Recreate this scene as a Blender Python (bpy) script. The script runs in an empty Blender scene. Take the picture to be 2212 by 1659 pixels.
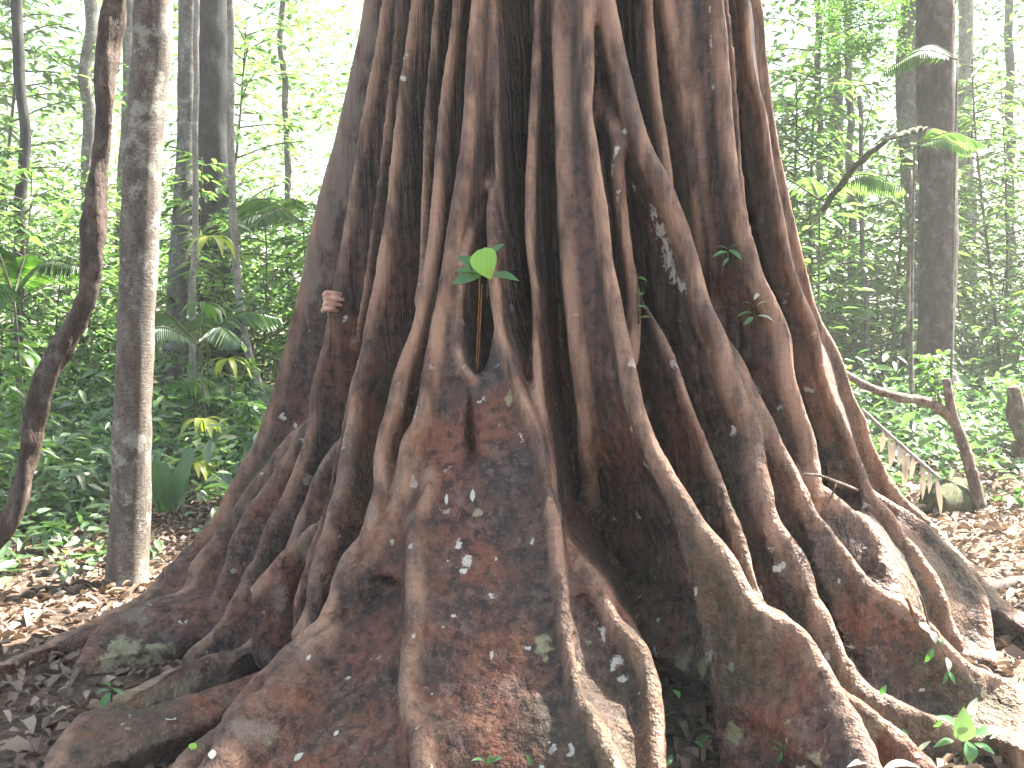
import bpy, bmesh, math, random
import numpy as np
from mathutils import Vector, Matrix, kdtree
from mathutils.bvhtree import BVHTree

random.seed(7)
RNG = np.random.default_rng(7)
scene = bpy.context.scene
R = math.radians

# ---------------------------------------------------------------- camera
F_PX, CX, CY = 2170.0, 1106.0, 829.5          # lens in picture units of a 2212 x 1659 view
PITCH, EYE = R(4.256), 1.5
cam_data = bpy.data.cameras.new('camera')
cam_data.sensor_width = 36.0
cam_data.lens = 36.0 * F_PX / 2212.0
cam_data.clip_start, cam_data.clip_end = 0.05, 500.0
cam = bpy.data.objects.new('camera', cam_data)
scene.collection.objects.link(cam)
cam.location = (0, 0, EYE)
cam.rotation_euler = (R(90) - PITCH, 0, 0)
scene.camera = cam

# ---------------------------------------------------------------- sky, sun, exposure
SUN_EL, SUN_AZ = R(52), R(58)                  # azimuth from the view direction towards the right
world = bpy.data.worlds.new('World')
scene.world = world
world.use_nodes = True
wn = world.node_tree.nodes
wl = world.node_tree.links
wn.clear()
sky = wn.new('ShaderNodeTexSky')
sky.sky_type = 'NISHITA'
sky.sun_disc = False
sky.sun_elevation = SUN_EL
sky.sun_rotation = SUN_AZ
sky.air_density = 1.0
sky.dust_density = 4.0
sky.ozone_density = 0.6
bg = wn.new('ShaderNodeBackground')
bg.inputs['Strength'].default_value = 0.05
out = wn.new('ShaderNodeOutputWorld')
wl.new(sky.outputs['Color'], bg.inputs['Color'])
wl.new(bg.outputs['Background'], out.inputs['Surface'])
sun_data = bpy.data.lights.new('sun', 'SUN')
sun_data.energy = 5.0
sun_data.angle = R(0.55)
sun_data.color = (1.0, 0.95, 0.86)
sun = bpy.data.objects.new('sun', sun_data)
scene.collection.objects.link(sun)
sd = Vector((math.cos(SUN_EL) * math.sin(SUN_AZ), math.cos(SUN_EL) * math.cos(SUN_AZ), math.sin(SUN_EL)))
sun.rotation_euler = (-sd).to_track_quat('-Z', 'Y').to_euler()
vs = scene.view_settings
vs.view_transform = 'Standard'
vs.look = 'None'
vs.exposure = 3.4
vs.gamma = 1.0
vs.use_curve_mapping = False
cy = scene.cycles
cy.max_bounces = 6
cy.diffuse_bounces = 3
cy.glossy_bounces = 2
cy.transmission_bounces = 4
cy.transparent_max_bounces = 4
cy.use_denoising = True
cy.use_adaptive_sampling = True
cy.adaptive_threshold = 0.03
cy.sample_clamp_indirect = 8.0

# ---------------------------------------------------------------- helpers
COL = scene.collection


def link(o, parent=None):
    COL.objects.link(o)
    if parent is not None:
        o.parent = parent
    return o


def tag(o, label=None, cat=None, group=None, kind=None):
    if label:
        o['label'] = label
    if cat:
        o['category'] = cat
    if group:
        o['group'] = group
    if kind:
        o['kind'] = kind
    return o


def empty(name, loc=(0, 0, 0), rz=0.0):
    o = bpy.data.objects.new(name, None)
    o.empty_display_size = 0.1
    o.location = loc
    o.rotation_euler = (0, 0, rz)
    return link(o)


def ray_dir(px, py):
    u, v = (px - CX) / F_PX, (CY - py) / F_PX
    c, s = math.cos(PITCH), math.sin(PITCH)
    return np.array([u, c + v * s, -s + v * c])


CAM = np.array([0.0, 0.0, EYE])


def at(px, py, Y):
    d = ray_dir(px, py)
    return CAM + d * (Y / d[1])


def on_ground(px, py, z=0.0):
    d = ray_dir(px, py)
    return CAM + d * ((z - EYE) / d[2])


def mesh_from(name, verts, faces, mat=None, parent=None, smooth=True):
    me = bpy.data.meshes.new(name)
    me.from_pydata([tuple(v) for v in verts], [], [tuple(int(i) for i in f) for f in faces])
    if smooth:
        me.polygons.foreach_set('use_smooth', np.ones(len(me.polygons), dtype=bool))
    if mat:
        me.materials.append(mat)
    o = bpy.data.objects.new(name, me)
    return link(o, parent)


def np_mesh(name, verts, faces, smooth=True):
    """fast mesh from arrays; faces is (n,k) all of one size"""
    me = bpy.data.meshes.new(name)
    verts = np.asarray(verts, dtype=np.float32)
    faces = np.asarray(faces, dtype=np.int32)
    n, k = faces.shape
    me.vertices.add(len(verts))
    me.vertices.foreach_set('co', verts.ravel())
    me.loops.add(n * k)
    me.loops.foreach_set('vertex_index', faces.ravel())
    me.polygons.add(n)
    me.polygons.foreach_set('loop_start', np.arange(0, n * k, k, dtype=np.int32))
    if smooth:
        me.polygons.foreach_set('use_smooth', np.ones(n, dtype=bool))
    me.update(calc_edges=True)
    return me


# vectorised value noise -------------------------------------------------
_perm = RNG.permutation(4096)
_val = RNG.uniform(-1, 1, 4096)


def vnoise(p, scale=1.0, seed=0):
    p = np.asarray(p, dtype=np.float64) * scale + seed * 17.31
    i = np.floor(p).astype(np.int64)
    f = p - i
    f = f * f * (3 - 2 * f)
    res = np.zeros(len(p))
    for dx in (0, 1):
        for dy in (0, 1):
            for dz in (0, 1):
                h = _perm[(i[:, 0] + dx) & 4095]
                h = _perm[(h + i[:, 1] + dy) & 4095]
                h = _perm[(h + i[:, 2] + dz) & 4095]
                w = (f[:, 0] if dx else 1 - f[:, 0]) * (f[:, 1] if dy else 1 - f[:, 1]) * (f[:, 2] if dz else 1 - f[:, 2])
                res += w * _val[h]
    return res


def fbm(p, scale, octs=3, seed=0):
    r = np.zeros(len(p))
    a = 1.0
    for o in range(octs):
        r += a * vnoise(p, scale * 2 ** o, seed + o * 3)
        a *= 0.5
    return r


def catmull(pts, n_per=6):
    pts = np.asarray(pts, dtype=float)
    if len(pts) < 3:
        t = np.linspace(0, 1, n_per + 1)[:, None]
        return pts[0] * (1 - t) + pts[-1] * t
    P = np.vstack([2 * pts[0] - pts[1], pts, 2 * pts[-1] - pts[-2]])
    res = []
    for i in range(1, len(P) - 2):
        p0, p1, p2, p3 = P[i - 1], P[i], P[i + 1], P[i + 2]
        for t in np.linspace(0, 1, n_per, endpoint=False):
            res.append(0.5 * ((2 * p1) + (-p0 + p2) * t + (2 * p0 - 5 * p1 + 4 * p2 - p3) * t * t + (-p0 + 3 * p1 - 3 * p2 + p3) * t ** 3))
    res.append(pts[-1])
    return np.array(res)


def resample(pts, step):
    pts = np.asarray(pts)
    d = np.linalg.norm(np.diff(pts[:, :3], axis=0), axis=1)
    s = np.concatenate([[0], np.cumsum(d)])
    n = max(2, int(s[-1] / step) + 1)
    q = np.linspace(0, s[-1], n)
    return np.column_stack([np.interp(q, s, pts[:, k]) for k in range(pts.shape[1])])


def tube_geo(pts, rad, sides=8, cap=True):
    """verts, faces of a tube along pts with radius array"""
    pts = np.asarray(pts, dtype=float)
    n = len(pts)
    rad = np.full(n, rad) if np.isscalar(rad) else np.asarray(rad)
    T = np.gradient(pts, axis=0)
    T /= np.linalg.norm(T, axis=1)[:, None] + 1e-9
    ref = np.array([0.31, 0.87, 0.17])
    V, Fc = [], []
    a = np.linspace(0, 2 * math.pi, sides, endpoint=False)
    U = None
    for i in range(n):
        if U is None:
            U = np.cross(T[i], ref if abs(T[i] @ ref) < 0.9 else np.array([1.0, 0, 0]))
        U = U - T[i] * (U @ T[i])
        U /= np.linalg.norm(U) + 1e-9
        W = np.cross(T[i], U)
        for b in a:
            V.append(pts[i] + rad[i] * (math.cos(b) * U + math.sin(b) * W))
    for i in range(n - 1):
        for j in range(sides):
            k = (j + 1) % sides
            Fc.append((i * sides + j, i * sides + k, (i + 1) * sides + k, (i + 1) * sides + j))
    if cap:
        Fc.append(tuple(range(sides - 1, -1, -1)))
        Fc.append(tuple((n - 1) * sides + j for j in range(sides)))
    return V, Fc


class Geo:
    def __init__(self):
        self.v, self.f = [], []

    def add(self, V, Fc):
        o = len(self.v)
        self.v.extend([tuple(x) for x in V])
        self.f.extend([tuple(i + o for i in f) for f in Fc])

    def build(self, name, mat=None, parent=None, smooth=True):
        return mesh_from(name, self.v, self.f, mat, parent, smooth)

# ================================================================ GIANT BUTTRESSED TREE
AX, AY = 0.28, 4.8
ENV_Z = [-0.25, -0.05, 0.0, 0.08, 0.36, 0.64, 1.0, 1.6, 2.3, 3.0, 3.8, 4.6]
ENV_R = [3.60, 2.45, 2.25, 2.05, 1.76, 1.54, 1.36, 1.18, 1.03, 0.92, 0.84, 0.80]
CORE_Z = [-0.3, 0.0, 0.4, 1.0, 1.8, 3.0, 4.6]
CORE_R = [0.90, 0.84, 0.76, 0.68, 0.60, 0.52, 0.48]


def env_hit(px, py, k):
    d = ray_dir(px, py)
    Y = np.linspace(2.3, 6.6, 1400)
    P = CAM[None] + d[None] * (Y / d[1])[:, None]
    rad = np.hypot(P[:, 0] - AX, P[:, 1] - AY)
    diff = rad - k * np.interp(P[:, 2], ENV_Z, ENV_R)
    hit = np.nonzero(diff <= 0)[0]
    i = hit[0] if len(hit) else int(np.argmin(diff))
    return Y[i]


DEPTHS = {
 'a0': [(0, 4.85), (850, 4.95), (1178, 4.9), (1290, 4.75), (1346, 4.45), (1412, 4.25), (1446, 4.1), (1490, 3.95)],
 'a0c': [(880, 4.75), (1075, 4.7), (1233, 4.6), (1303, 4.45), (1350, 4.25), (1420, 4.1), (1450, 4.05)],
 'a0b': [(820, 4.6), (1036, 4.55), (1160, 4.5), (1290, 4.4), (1350, 4.35)],
 'a1': [(0, 4.5), (422, 4.35), (650, 4.3), (940, 4.3), (1100, 4.3), (1247, 4.3), (1330, 4.2), (1435, 4.1)],
 'a1b': [(905, 4.2), (1070, 4.15), (1194, 4.08), (1311, 3.98), (1400, 3.82), (1430, 3.68), (1478, 3.45), (1553, 3.2), (1652, 2.95), (1720, 2.85)],
 'a13': [(0, 4.3), (568, 4.30), (800, 4.36), (1000, 4.40), (1080, 4.36), (1138, 4.30), (1235, 4.15), (1350, 4.1), (1404, 4.1)],
 'a14': [(0, 4.9), (858, 4.95), (1053, 4.95), (1178, 4.85), (1283, 4.62), (1350, 4.38), (1410, 4.15)],
 'a14b': [(1010, 4.7), (1136, 4.6), (1230, 4.5), (1282, 4.4), (1382, 4.25), (1436, 4.15)],
}


def ridge_points(spec, name):
    """picture points (x, y[, k]) -> dense 3-D line lying on the flared envelope scaled by k"""
    pts = [p for p in spec]
    ks_i = [i for i, p in enumerate(pts) if len(p) > 2]
    ks = [pts[i][2] for i in ks_i]
    k = np.interp(range(len(pts)), ks_i, ks) if ks_i else np.ones(len(pts))
    flat = np.array([(p[0], p[1], kk) for p, kk in zip(pts, k)], dtype=float)
    if flat[0, 1] <= 2:                        # runs on above the frame
        d = flat[0] - flat[1]
        d = d / max(1.0, abs(d[1]))
        ext = np.array([[flat[0, 0] + d[0] * 330, -330, flat[0, 2]], [flat[0, 0] + d[0] * 165, -165, flat[0, 2]]])
        flat = np.vstack([ext, flat])
    dense = catmull(flat, 5)
    if name in DEPTHS:                          # depth given by hand: (row, metres)
        rows, dep = zip(*DEPTHS[name])
        o = np.maximum.accumulate(dense[:, 1])
        Y = np.interp(o, rows, dep)
    else:
        Y = np.array([env_hit(x, y, kk) for x, y, kk in dense])
    for _ in range(4):
        Y[1:-1] = 0.25 * Y[:-2] + 0.5 * Y[1:-1] + 0.25 * Y[2:]
    P = []
    for (x, y, kk), yy in zip(dense, Y):
        p = at(x, y, yy)
        if p[2] < 0.02:
            p = on_ground(x, y, 0.02)
        P.append(p)
    return np.array(P)


# name: (tip radius top, tip radius bottom, widening, points)
RIDGES = {
 'a0': (.040, .050, .16, [(800, 0, 1), (788, 80), (765, 190), (737, 300), (704, 420), (682, 520), (657, 640), (633, 740), (606, 850), (585, 910), (556, 975), (516, 1050), (478, 1120), (436, 1178), (370, 1250), (330, 1290), (270, 1318), (215, 1346), (130, 1391), (95, 1412), (0, 1446), (-120, 1490)]),
 'a0c': (.025, .045, .16, [(640, 880, .97), (604, 958), (586, 1012), (533, 1075, .98), (508, 1122), (472, 1173), (419, 1233), (404, 1276, 1.0), (360, 1303), (330, 1318), (259, 1350), (213, 1392), (188, 1420), (172, 1450)]),
 'a0b': (.020, .055, .16, [(690, 820, .96), (671, 891), (639, 969), (603, 1036), (556, 1108), (528, 1160), (506, 1220), (484, 1290), (450, 1350)]),
 'a1': (.017, .032, .20, [(830, 0, .99), (815, 117), (786, 259), (762, 422), (738, 560), (722, 650), (709, 727), (699, 770), (680, 845), (668, 940), (639, 1030), (610, 1100), (586, 1140), (572, 1190), (540, 1247), (497, 1330), (450, 1379), (400, 1435)]),
 'a1d': (.018, .030, .16, [(652, 1100, .99), (628, 1155), (606, 1200), (575, 1240), (540, 1280)]),
 'a1b': (.022, .045, .18, [(702, 905, .97), (690, 1000), (675, 1070), (657, 1123), (634, 1194), (619, 1272), (600, 1311), (568, 1361), (533, 1400), (486, 1427, 1.0), (455, 1430), (408, 1443), (337, 1478, 1.06), (266, 1521), (213, 1553), (170, 1585, 1.15), (121, 1652, 1.18), (90, 1720, 1.18)]),
 'a2': (.015, .040, .20, [(895, 0, .99), (885, 71), (870, 170), (856, 280), (843, 415), (828, 543), (817, 621), (799, 703), (785, 791), (767, 859), (758, 923), (746, 994), (730, 1083), (714, 1152), (696, 1212), (682, 1272), (664, 1330), (640, 1385)]),
 'a2b': (.014, .017, .20, [(941, 0, .93), (934, 89), (922, 249), (914, 391), (912, 520), (910, 600), (900, 660, .99)]),
 'a3': (.018, .036, .20, [(984, 0, .98), (977, 71), (958, 213), (946, 355), (938, 497), (929, 560), (916, 632), (899, 710), (865, 806), (849, 880), (826, 948), (817, 1005), (814, 1065), (799, 1125), (782, 1169), (745, 1219), (727, 1262), (710, 1315), (671, 1361), (622, 1415), (586, 1457), (547, 1489), (522, 1521), (501, 1549, 1.04), (488, 1581), (444, 1620), (400, 1655, 1.1), (350, 1710, 1.1)]),
 'a3c': (.035, .075, .20, [(735, 1265, 1.0), (696, 1345), (668, 1414), (622, 1462), (602, 1493), (588, 1521, 1.05), (530, 1556), (502, 1588), (492, 1624), (470, 1665, 1.1), (440, 1730, 1.1)]),
 'a4': (.028, .040, .12, [(1030, 0, .98), (1023, 89), (1013, 249), (1002, 355), (988, 444), (972, 554), (958, 639), (941, 720), (927, 806), (913, 887), (902, 926), (881, 958), (870, 1029), (860, 1083), (838, 1134), (800, 1195), (760, 1240), (738, 1265)]),
 'a4b': (.022, .032, .16, [(912, 985, 1.0), (906, 1070), (893, 1141), (895, 1230), (895, 1319), (890, 1372), (880, 1425), (876, 1496, 1.03), (884, 1549), (905, 1580), (913, 1660, 1.05), (918, 1740, 1.05)]),
 'a5': (.018, .032, .12, [(1030, 350, .93), (1038, 385), (1051, 430), (1061, 515), (1066, 603), (1072, 674, .96), (1082, 730), (1100, 778), (1120, 845), (1145, 905), (1163, 965), (1179, 1055), (1197, 1134), (1205, 1194), (1211, 1269), (1215, 1336, 1.0), (1228, 1390), (1236, 1443), (1247, 1510, 1.03), (1268, 1546), (1289, 1585), (1325, 1655, 1.06), (1350, 1730, 1.06)]),
 'a5b': (.020, .035, .16, [(1198, 1140, .96), (1240, 1205), (1282, 1262), (1311, 1311), (1330, 1356), (1375, 1402), (1403, 1478), (1417, 1549, 1.0), (1423, 1655, 1.02), (1425, 1730, 1.02)]),
 'a6': (.022, .022, .16, [(1162, 0, .86), (1158, 142), (1150, 284), (1144, 426), (1147, 560), (1156, 639), (1156, 728), (1162, 834), (1169, 905, .92), (1184, 1012), (1196, 1100, .95)]),
 'a7l': (.035, .035, .10, [(1206, 0, .90), (1211, 150), (1215, 284), (1218, 420), (1225, 560, .88), (1240, 700, .86), (1256, 850, .82), (1272, 1000, .72), (1285, 1120, .52)]),
 'a7': (.027, .042, .20, [(1268, 0, .97), (1271, 142), (1270, 249), (1285, 355), (1301, 462), (1310, 560), (1325, 639), (1343, 728), (1361, 816), (1377, 891), (1404, 962), (1438, 1029), (1485, 1104), (1520, 1155, 1.03), (1564, 1205), (1594, 1255), (1632, 1318, 1.08), (1672, 1345), (1718, 1370), (1750, 1411), (1774, 1446, 1.14), (1802, 1496), (1831, 1549), (1863, 1627, 1.2), (1890, 1720, 1.2)]),
 'a7b': (.018, .026, .14, [(1798, 1470, 1.10), (1834, 1485), (1878, 1542), (1923, 1580), (1980, 1655, 1.12), (2030, 1730, 1.12)]),
 'a8': (.030, .020, .14, [(1285, 150, .86), (1304, 210), (1322, 262), (1337, 312, .92), (1334, 355), (1340, 426), (1355, 550), (1368, 632), (1370, 728), (1366, 790, .84)]),
 'a9': (.048, .042, .15, [(1308, 0, .95), (1333, 124), (1360, 231), (1388, 320), (1432, 408), (1478, 526), (1500, 600), (1518, 671), (1548, 735), (1568, 799), (1597, 877), (1622, 920), (1632, 1012), (1650, 1083), (1671, 1141), (1713, 1194), (1742, 1255), (1763, 1311), (1792, 1372), (1818, 1432), (1852, 1500), (1898, 1524), (1959, 1539), (2030, 1566), (2120, 1610)]),
 'a9b': (.026, .034, .18, [(1535, 660, .93), (1562, 705), (1585, 745), (1614, 827), (1658, 916, .97), (1675, 958), (1710, 1022), (1731, 1068), (1753, 1113), (1781, 1148), (1810, 1187), (1845, 1228), (1864, 1258), (1880, 1276), (1923, 1296, 1.02), (1966, 1328), (2008, 1363), (2037, 1395), (2076, 1428), (2115, 1452), (2154, 1465), (2186, 1495), (2203, 1567, 1.02), (2208, 1640)]),
 'a10': (.022, .02, .16, [(1400, 0, .90), (1408, 100), (1415, 178), (1429, 284), (1443, 373), (1452, 440, .86), (1460, 520, .8)]),
 'a11': (.030, .030, .10, [(1440, 0, .85), (1462, 142), (1486, 249), (1497, 355), (1510, 470, .82), (1530, 600, .80)]),
 'a12': (.030, .042, .15, [(1548, 0, .98), (1566, 178), (1576, 320), (1594, 444), (1618, 533), (1636, 603), (1664, 657), (1692, 728, 1.03), (1697, 791), (1707, 845), (1725, 898), (1746, 958), (1758, 1029), (1765, 1085, .96)]),
 'a12s': (.013, .013, .14, [(1568, 0, .97), (1583, 142), (1593, 284), (1606, 426), (1622, 510, .97)]),
 'a12b': (.030, .035, .15, [(1650, 950, .93), (1696, 1000), (1735, 1035, .96), (1781, 1070), (1817, 1103), (1859, 1138), (1890, 1175), (1915, 1230, .96), (1930, 1300), (1940, 1370)]),
 'a13': (.024, .04, .16, [(1606, 0, .98), (1622, 142), (1646, 249), (1660, 355), (1682, 462), (1702, 568), (1726, 640), (1750, 690), (1762, 740), (1770, 800), (1794, 865), (1820, 930), (1845, 985), (1866, 1050), (1884, 1082), (1909, 1103), (1935, 1138), (1968, 1182), (2003, 1235), (2026, 1290), (2043, 1350), (2062, 1404)]),
 'a14': (.026, .038, .16, [(1636, 0, 1), (1644, 53), (1650, 142), (1664, 249), (1681, 355), (1696, 426), (1720, 533), (1746, 639), (1765, 697), (1792, 745), (1812, 790), (1823, 822), (1834, 858), (1856, 900), (1870, 945), (1892, 1000), (1924, 1053), (1952, 1090), (1988, 1120), (2040, 1178), (2094, 1240), (2138, 1283), (2182, 1319), (2230, 1350), (2330, 1410)]),
 'a14b': (.022, .028, .15, [(1880, 1010, .97), (1912, 1062), (1944, 1098), (1987, 1136), (2030, 1178), (2080, 1230), (2116, 1282), (2127, 1326), (2136, 1382), (2146, 1436)]),
 'a4r': (.016, .016, .08, [(1018, 400, .94), (1006, 500), (997, 580, .96), (988, 660), (986, 730), (996, 785), (1018, 820, .97)]),
 'f1': (.014, .014, .12, [(862, 0, .93), (852, 110), (834, 280), (815, 430), (795, 570), (778, 690, .91), (758, 800, .78), (748, 860, .62)]),
 'f2': (.016, .014, .12, [(1066, 0, .90), (1070, 120), (1070, 260), (1074, 360, .88), (1084, 470, .84)]),
 'f5': (.014, .014, .12, [(1478, 0, .88), (1492, 150), (1510, 300), (1528, 430), (1552, 560, .87), (1580, 680, .85)]),
 'f8': (.013, .015, .12, [(800, 640, .95), (778, 760), (755, 860), (735, 960), (712, 1060, .96), (690, 1140), (668, 1220), (640, 1300, .97)]),
 'f9': (.015, .02, .14, [(1420, 640, .88), (1450, 760, .90), (1480, 860), (1520, 960, .93), (1560, 1060), (1590, 1140, .95), (1620, 1230), (1660, 1330, .98), (1700, 1420)]),
 # buttresses on the far side, out of sight from the front
 'b1': (.05, .06, .18, None), 'b2': (.05, .06, .18, None), 'b3': (.05, .06, .18, None), 'b4': (.05, .06, .18, None), 'b5': (.05, .06, .18, None),
}
BACK_AZ = {'b1': 20, 'b2': 55, 'b3': 90, 'b4': 125, 'b5': 160}

LINES = {}
for nm, (r0, r1, wd, spec) in RIDGES.items():
    if spec is None:
        a = R(BACK_AZ[nm])
        zz = np.linspace(4.5, 0.0, 60)
        rr = np.interp(zz, ENV_Z, ENV_R) * (1 + 0.03 * np.sin(zz * 3 + a * 5))
        aa = a + 0.06 * np.sin(zz * 1.7 + a * 9)
        LINES[nm] = np.column_stack([AX + rr * np.cos(aa), AY + rr * np.sin(aa), zz])
    else:
        LINES[nm] = ridge_points(spec, nm)
    L = resample(LINES[nm], 0.03)
    # small irregularities along the rim
    w = np.clip(1.45 - L[:, 2], 0.10, 1.5)
    for ax_i in range(3):
        L[:, ax_i] += 0.006 * w * fbm(L, 5.0, 2, seed=11 + ax_i)
    if spec is not None and spec[0][1] > 2:     # a ridge that rises out of the trunk below the frame top
        ss = np.arange(len(L)) * 0.03
        dd = np.array([AX, AY]) - L[:, :2]
        dd /= np.linalg.norm(dd, axis=1)[:, None]
        L[:, :2] += dd * (0.17 * np.clip(1 - ss / 0.34, 0, 1) ** 2)[:, None]
    LINES[nm] = L


FIN_TO = {'a13': (1.12, 5.3), 'a14': (1.0, 5.3)}           # fins that run straight back instead of to the axis


def radial_in(P, to=(AX, AY)):
    d = np.array(to) - P[:, :2]
    n = np.linalg.norm(d, axis=1)
    return d / n[:, None], n


body = Geo()


def add_fin(L, r0, r1, wd, name):
    n = len(L)
    tt = np.linspace(0, 1, n)
    zf = np.clip((2.2 - L[:, 2]) / 2.2, 0, 1)
    rt = r0 + (r1 - r0) * zf
    rt = rt * 0.86 * (1 + (0.07 + 0.15 * zf) * fbm(L, 3.2, 2, seed=31))
    if RIDGES[name][3] is not None and RIDGES[name][3][0][1] > 2:
        rt = rt * np.clip(0.45 + np.arange(n) * 0.03 / 0.4, 0, 1)
    # tube along the rim
    body.add(*tube_geo(L, rt, 10))
    D, dist = radial_in(L, FIN_TO.get(name, (AX, AY)))
    core = np.interp(L[:, 2], CORE_Z, CORE_R) * 0.75
    if name in FIN_TO:
        core = np.maximum(dist - 0.55, 0.1)
    T = np.gradient(L, axis=0)
    T /= np.linalg.norm(T, axis=1)[:, None] + 1e-9
    D3 = np.column_stack([D, np.zeros(n)])
    N = np.cross(T, D3)
    ln = np.linalg.norm(N, axis=1)
    Nf = np.column_stack([-D[:, 1], D[:, 0], np.zeros(n)])
    N = np.where(ln[:, None] > 0.25, N / (ln[:, None] + 1e-9), Nf)
    N = np.where((np.sum(N * Nf, axis=1) < 0)[:, None], -N, N)
    M = 9
    V = np.zeros((n, 2 * M, 3))
    depth = np.maximum(dist - core, 0.05)
    steep = np.clip((np.abs(T[:, 2]) - 0.12) / 0.28, 0, 1)
    for _ in range(6):
        steep[1:-1] = (steep[:-2] + steep[1:-1] + steep[2:]) / 3
    steep = np.where(L[:, 2] < 0.8, steep, 1.0)
    depth = 0.08 + (np.maximum(depth, 0.1) - 0.08) * steep
    for m in range(M):
        s = depth * (m / (M - 1)) ** 1.3
        w = rt * 0.96 + wd * s * (0.30 + 0.22 * np.clip(1.2 - L[:, 2], 0, 1)) * np.clip(s / 0.10, 0.1, 1)
        c = L + D3 * s[:, None]
        V[:, m] = c + N * w[:, None]
        V[:, 2 * M - 1 - m] = c - N * w[:, None]
    K = 2 * M
    Fc = []
    for i in range(n - 1):
        for j in range(K):
            k = (j + 1) % K
            Fc.append((i * K + j, i * K + k, (i + 1) * K + k, (i + 1) * K + j))
    Fc.append(tuple(range(K - 1, -1, -1)))
    Fc.append(tuple((n - 1) * K + j for j in range(K)))
    body.add(V.reshape(-1, 3), Fc)
    # wall from the low part of the rim down into the soil
    low = np.nonzero(L[:, 2] < 0.95)[0]
    if len(low) > 4:
        Q = L[low[0]:low[-1] + 1]
        rq = rt[low[0]:low[-1] + 1]
        drop = np.clip((0.88 - np.abs(T[low[0]:low[-1] + 1, 2])) / 0.35, 0, 1) * np.clip((0.95 - Q[:, 2]) / 0.35, 0, 1)
        for _ in range(8):
            drop[1:-1] = (drop[:-2] + drop[1:-1] + drop[2:]) / 3
        Tq = np.gradient(Q, axis=0)
        Tq[:, 2] = 0
        Dq, _ = radial_in(Q)
        Tq += np.column_stack([-Dq, np.zeros(len(Q))]) * 0.004
        Tq /= np.linalg.norm(Tq, axis=1)[:, None] + 1e-9
        for _ in range(14):
            Tq[1:-1] = (Tq[:-2] + 2 * Tq[1:-1] + Tq[2:]) / 4
        Nq = np.column_stack([-Tq[:, 1], Tq[:, 0], np.zeros(len(Q))])
        Nq /= np.linalg.norm(Nq, axis=1)[:, None] + 1e-9
        rows = 6
        V = np.zeros((len(Q), 2 * rows, 3))
        for m in range(rows):
            f = m / (rows - 1)
            h = Q[:, 2] - f * (Q[:, 2] + 0.15) * drop
            w = rq * 0.95 + 0.14 * (Q[:, 2] - h) * (0.4 + 0.6 * f)
            c = Q.copy()
            c[:, 2] = h
            V[:, m] = c + Nq * w[:, None]
            V[:, 2 * rows - 1 - m] = c - Nq * w[:, None]
        K = 2 * rows
        Fc = []
        for i in range(len(Q) - 1):
            for j in range(K):
                k = (j + 1) % K
                Fc.append((i * K + j, i * K + k, (i + 1) * K + k, (i + 1) * K + j))
        Fc.append(tuple(range(K - 1, -1, -1)))
        Fc.append(tuple((len(Q) - 1) * K + j for j in range(K)))
        body.add(V.reshape(-1, 3), Fc)


def row_of(P):
    """picture row and column of 3-D points"""
    d = P - CAM
    c, s = math.cos(PITCH), math.sin(PITCH)
    dep = d[:, 1] * c - d[:, 2] * s
    up = d[:, 1] * s + d[:, 2] * c
    return CX + F_PX * d[:, 0] / dep, CY - F_PX * up / dep


def sub_line(nm, y0, y1, n=40):
    L = LINES[nm]
    _, ry = row_of(L)
    o = np.argsort(ry)
    q = np.linspace(y0, y1, n)
    return np.column_stack([np.interp(q, ry[o], L[o, k]) for k in range(3)])


def add_panel(A, B, depth=0.28, recess=0.03, bow=0.0, top=0.0, bot=0.0, fade=0.0, gexp=0.9):
    """web between two ridge lines; top / bot pull the edge into a U or an arch, fade sinks the ends back"""
    n, M = len(A), 14
    u = np.linspace(0, 1, n)
    V = np.zeros((n, 2 * M, 3))
    for m in range(M):
        f = m / (M - 1)
        g = math.sin(math.pi * f) ** gexp
        uu = (top * g + u * (1 - bot * g - top * g)) * (n - 1)
        S = [np.interp(uu, np.arange(n), (A * (1 - f) + B * f)[:, k]) for k in range(3)]
        P = np.column_stack(S)
        D, _ = radial_in(P)
        D3 = np.column_stack([D, np.zeros(n)])
        ends = fade * (np.clip(1 - u / 0.25, 0, 1) ** 2 + np.clip(1 - (1 - u) / 0.25, 0, 1) ** 2)
        P = P + D3 * (recess - bow * math.sin(math.pi * f) + ends)[:, None]
        V[:, m] = P
        V[:, 2 * M - 1 - m] = P + D3 * depth
    K = 2 * M
    Fc = []
    for i in range(n - 1):
        for j in range(K):
            k = (j + 1) % K
            Fc.append((i * K + j, i * K + k, (i + 1) * K + k, (i + 1) * K + j))
    e = (n - 1) * K
    for m in range(M - 1):
        Fc.append((m + 1, m, K - 1 - m, K - 2 - m))
        Fc.append((e + m, e + m + 1, e + K - 2 - m, e + K - 1 - m))
    body.add(V.reshape(-1, 3), Fc)


for nm, (r0, r1, wd, spec) in RIDGES.items():
    add_fin(LINES[nm], r0, r1, wd, nm)
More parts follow.
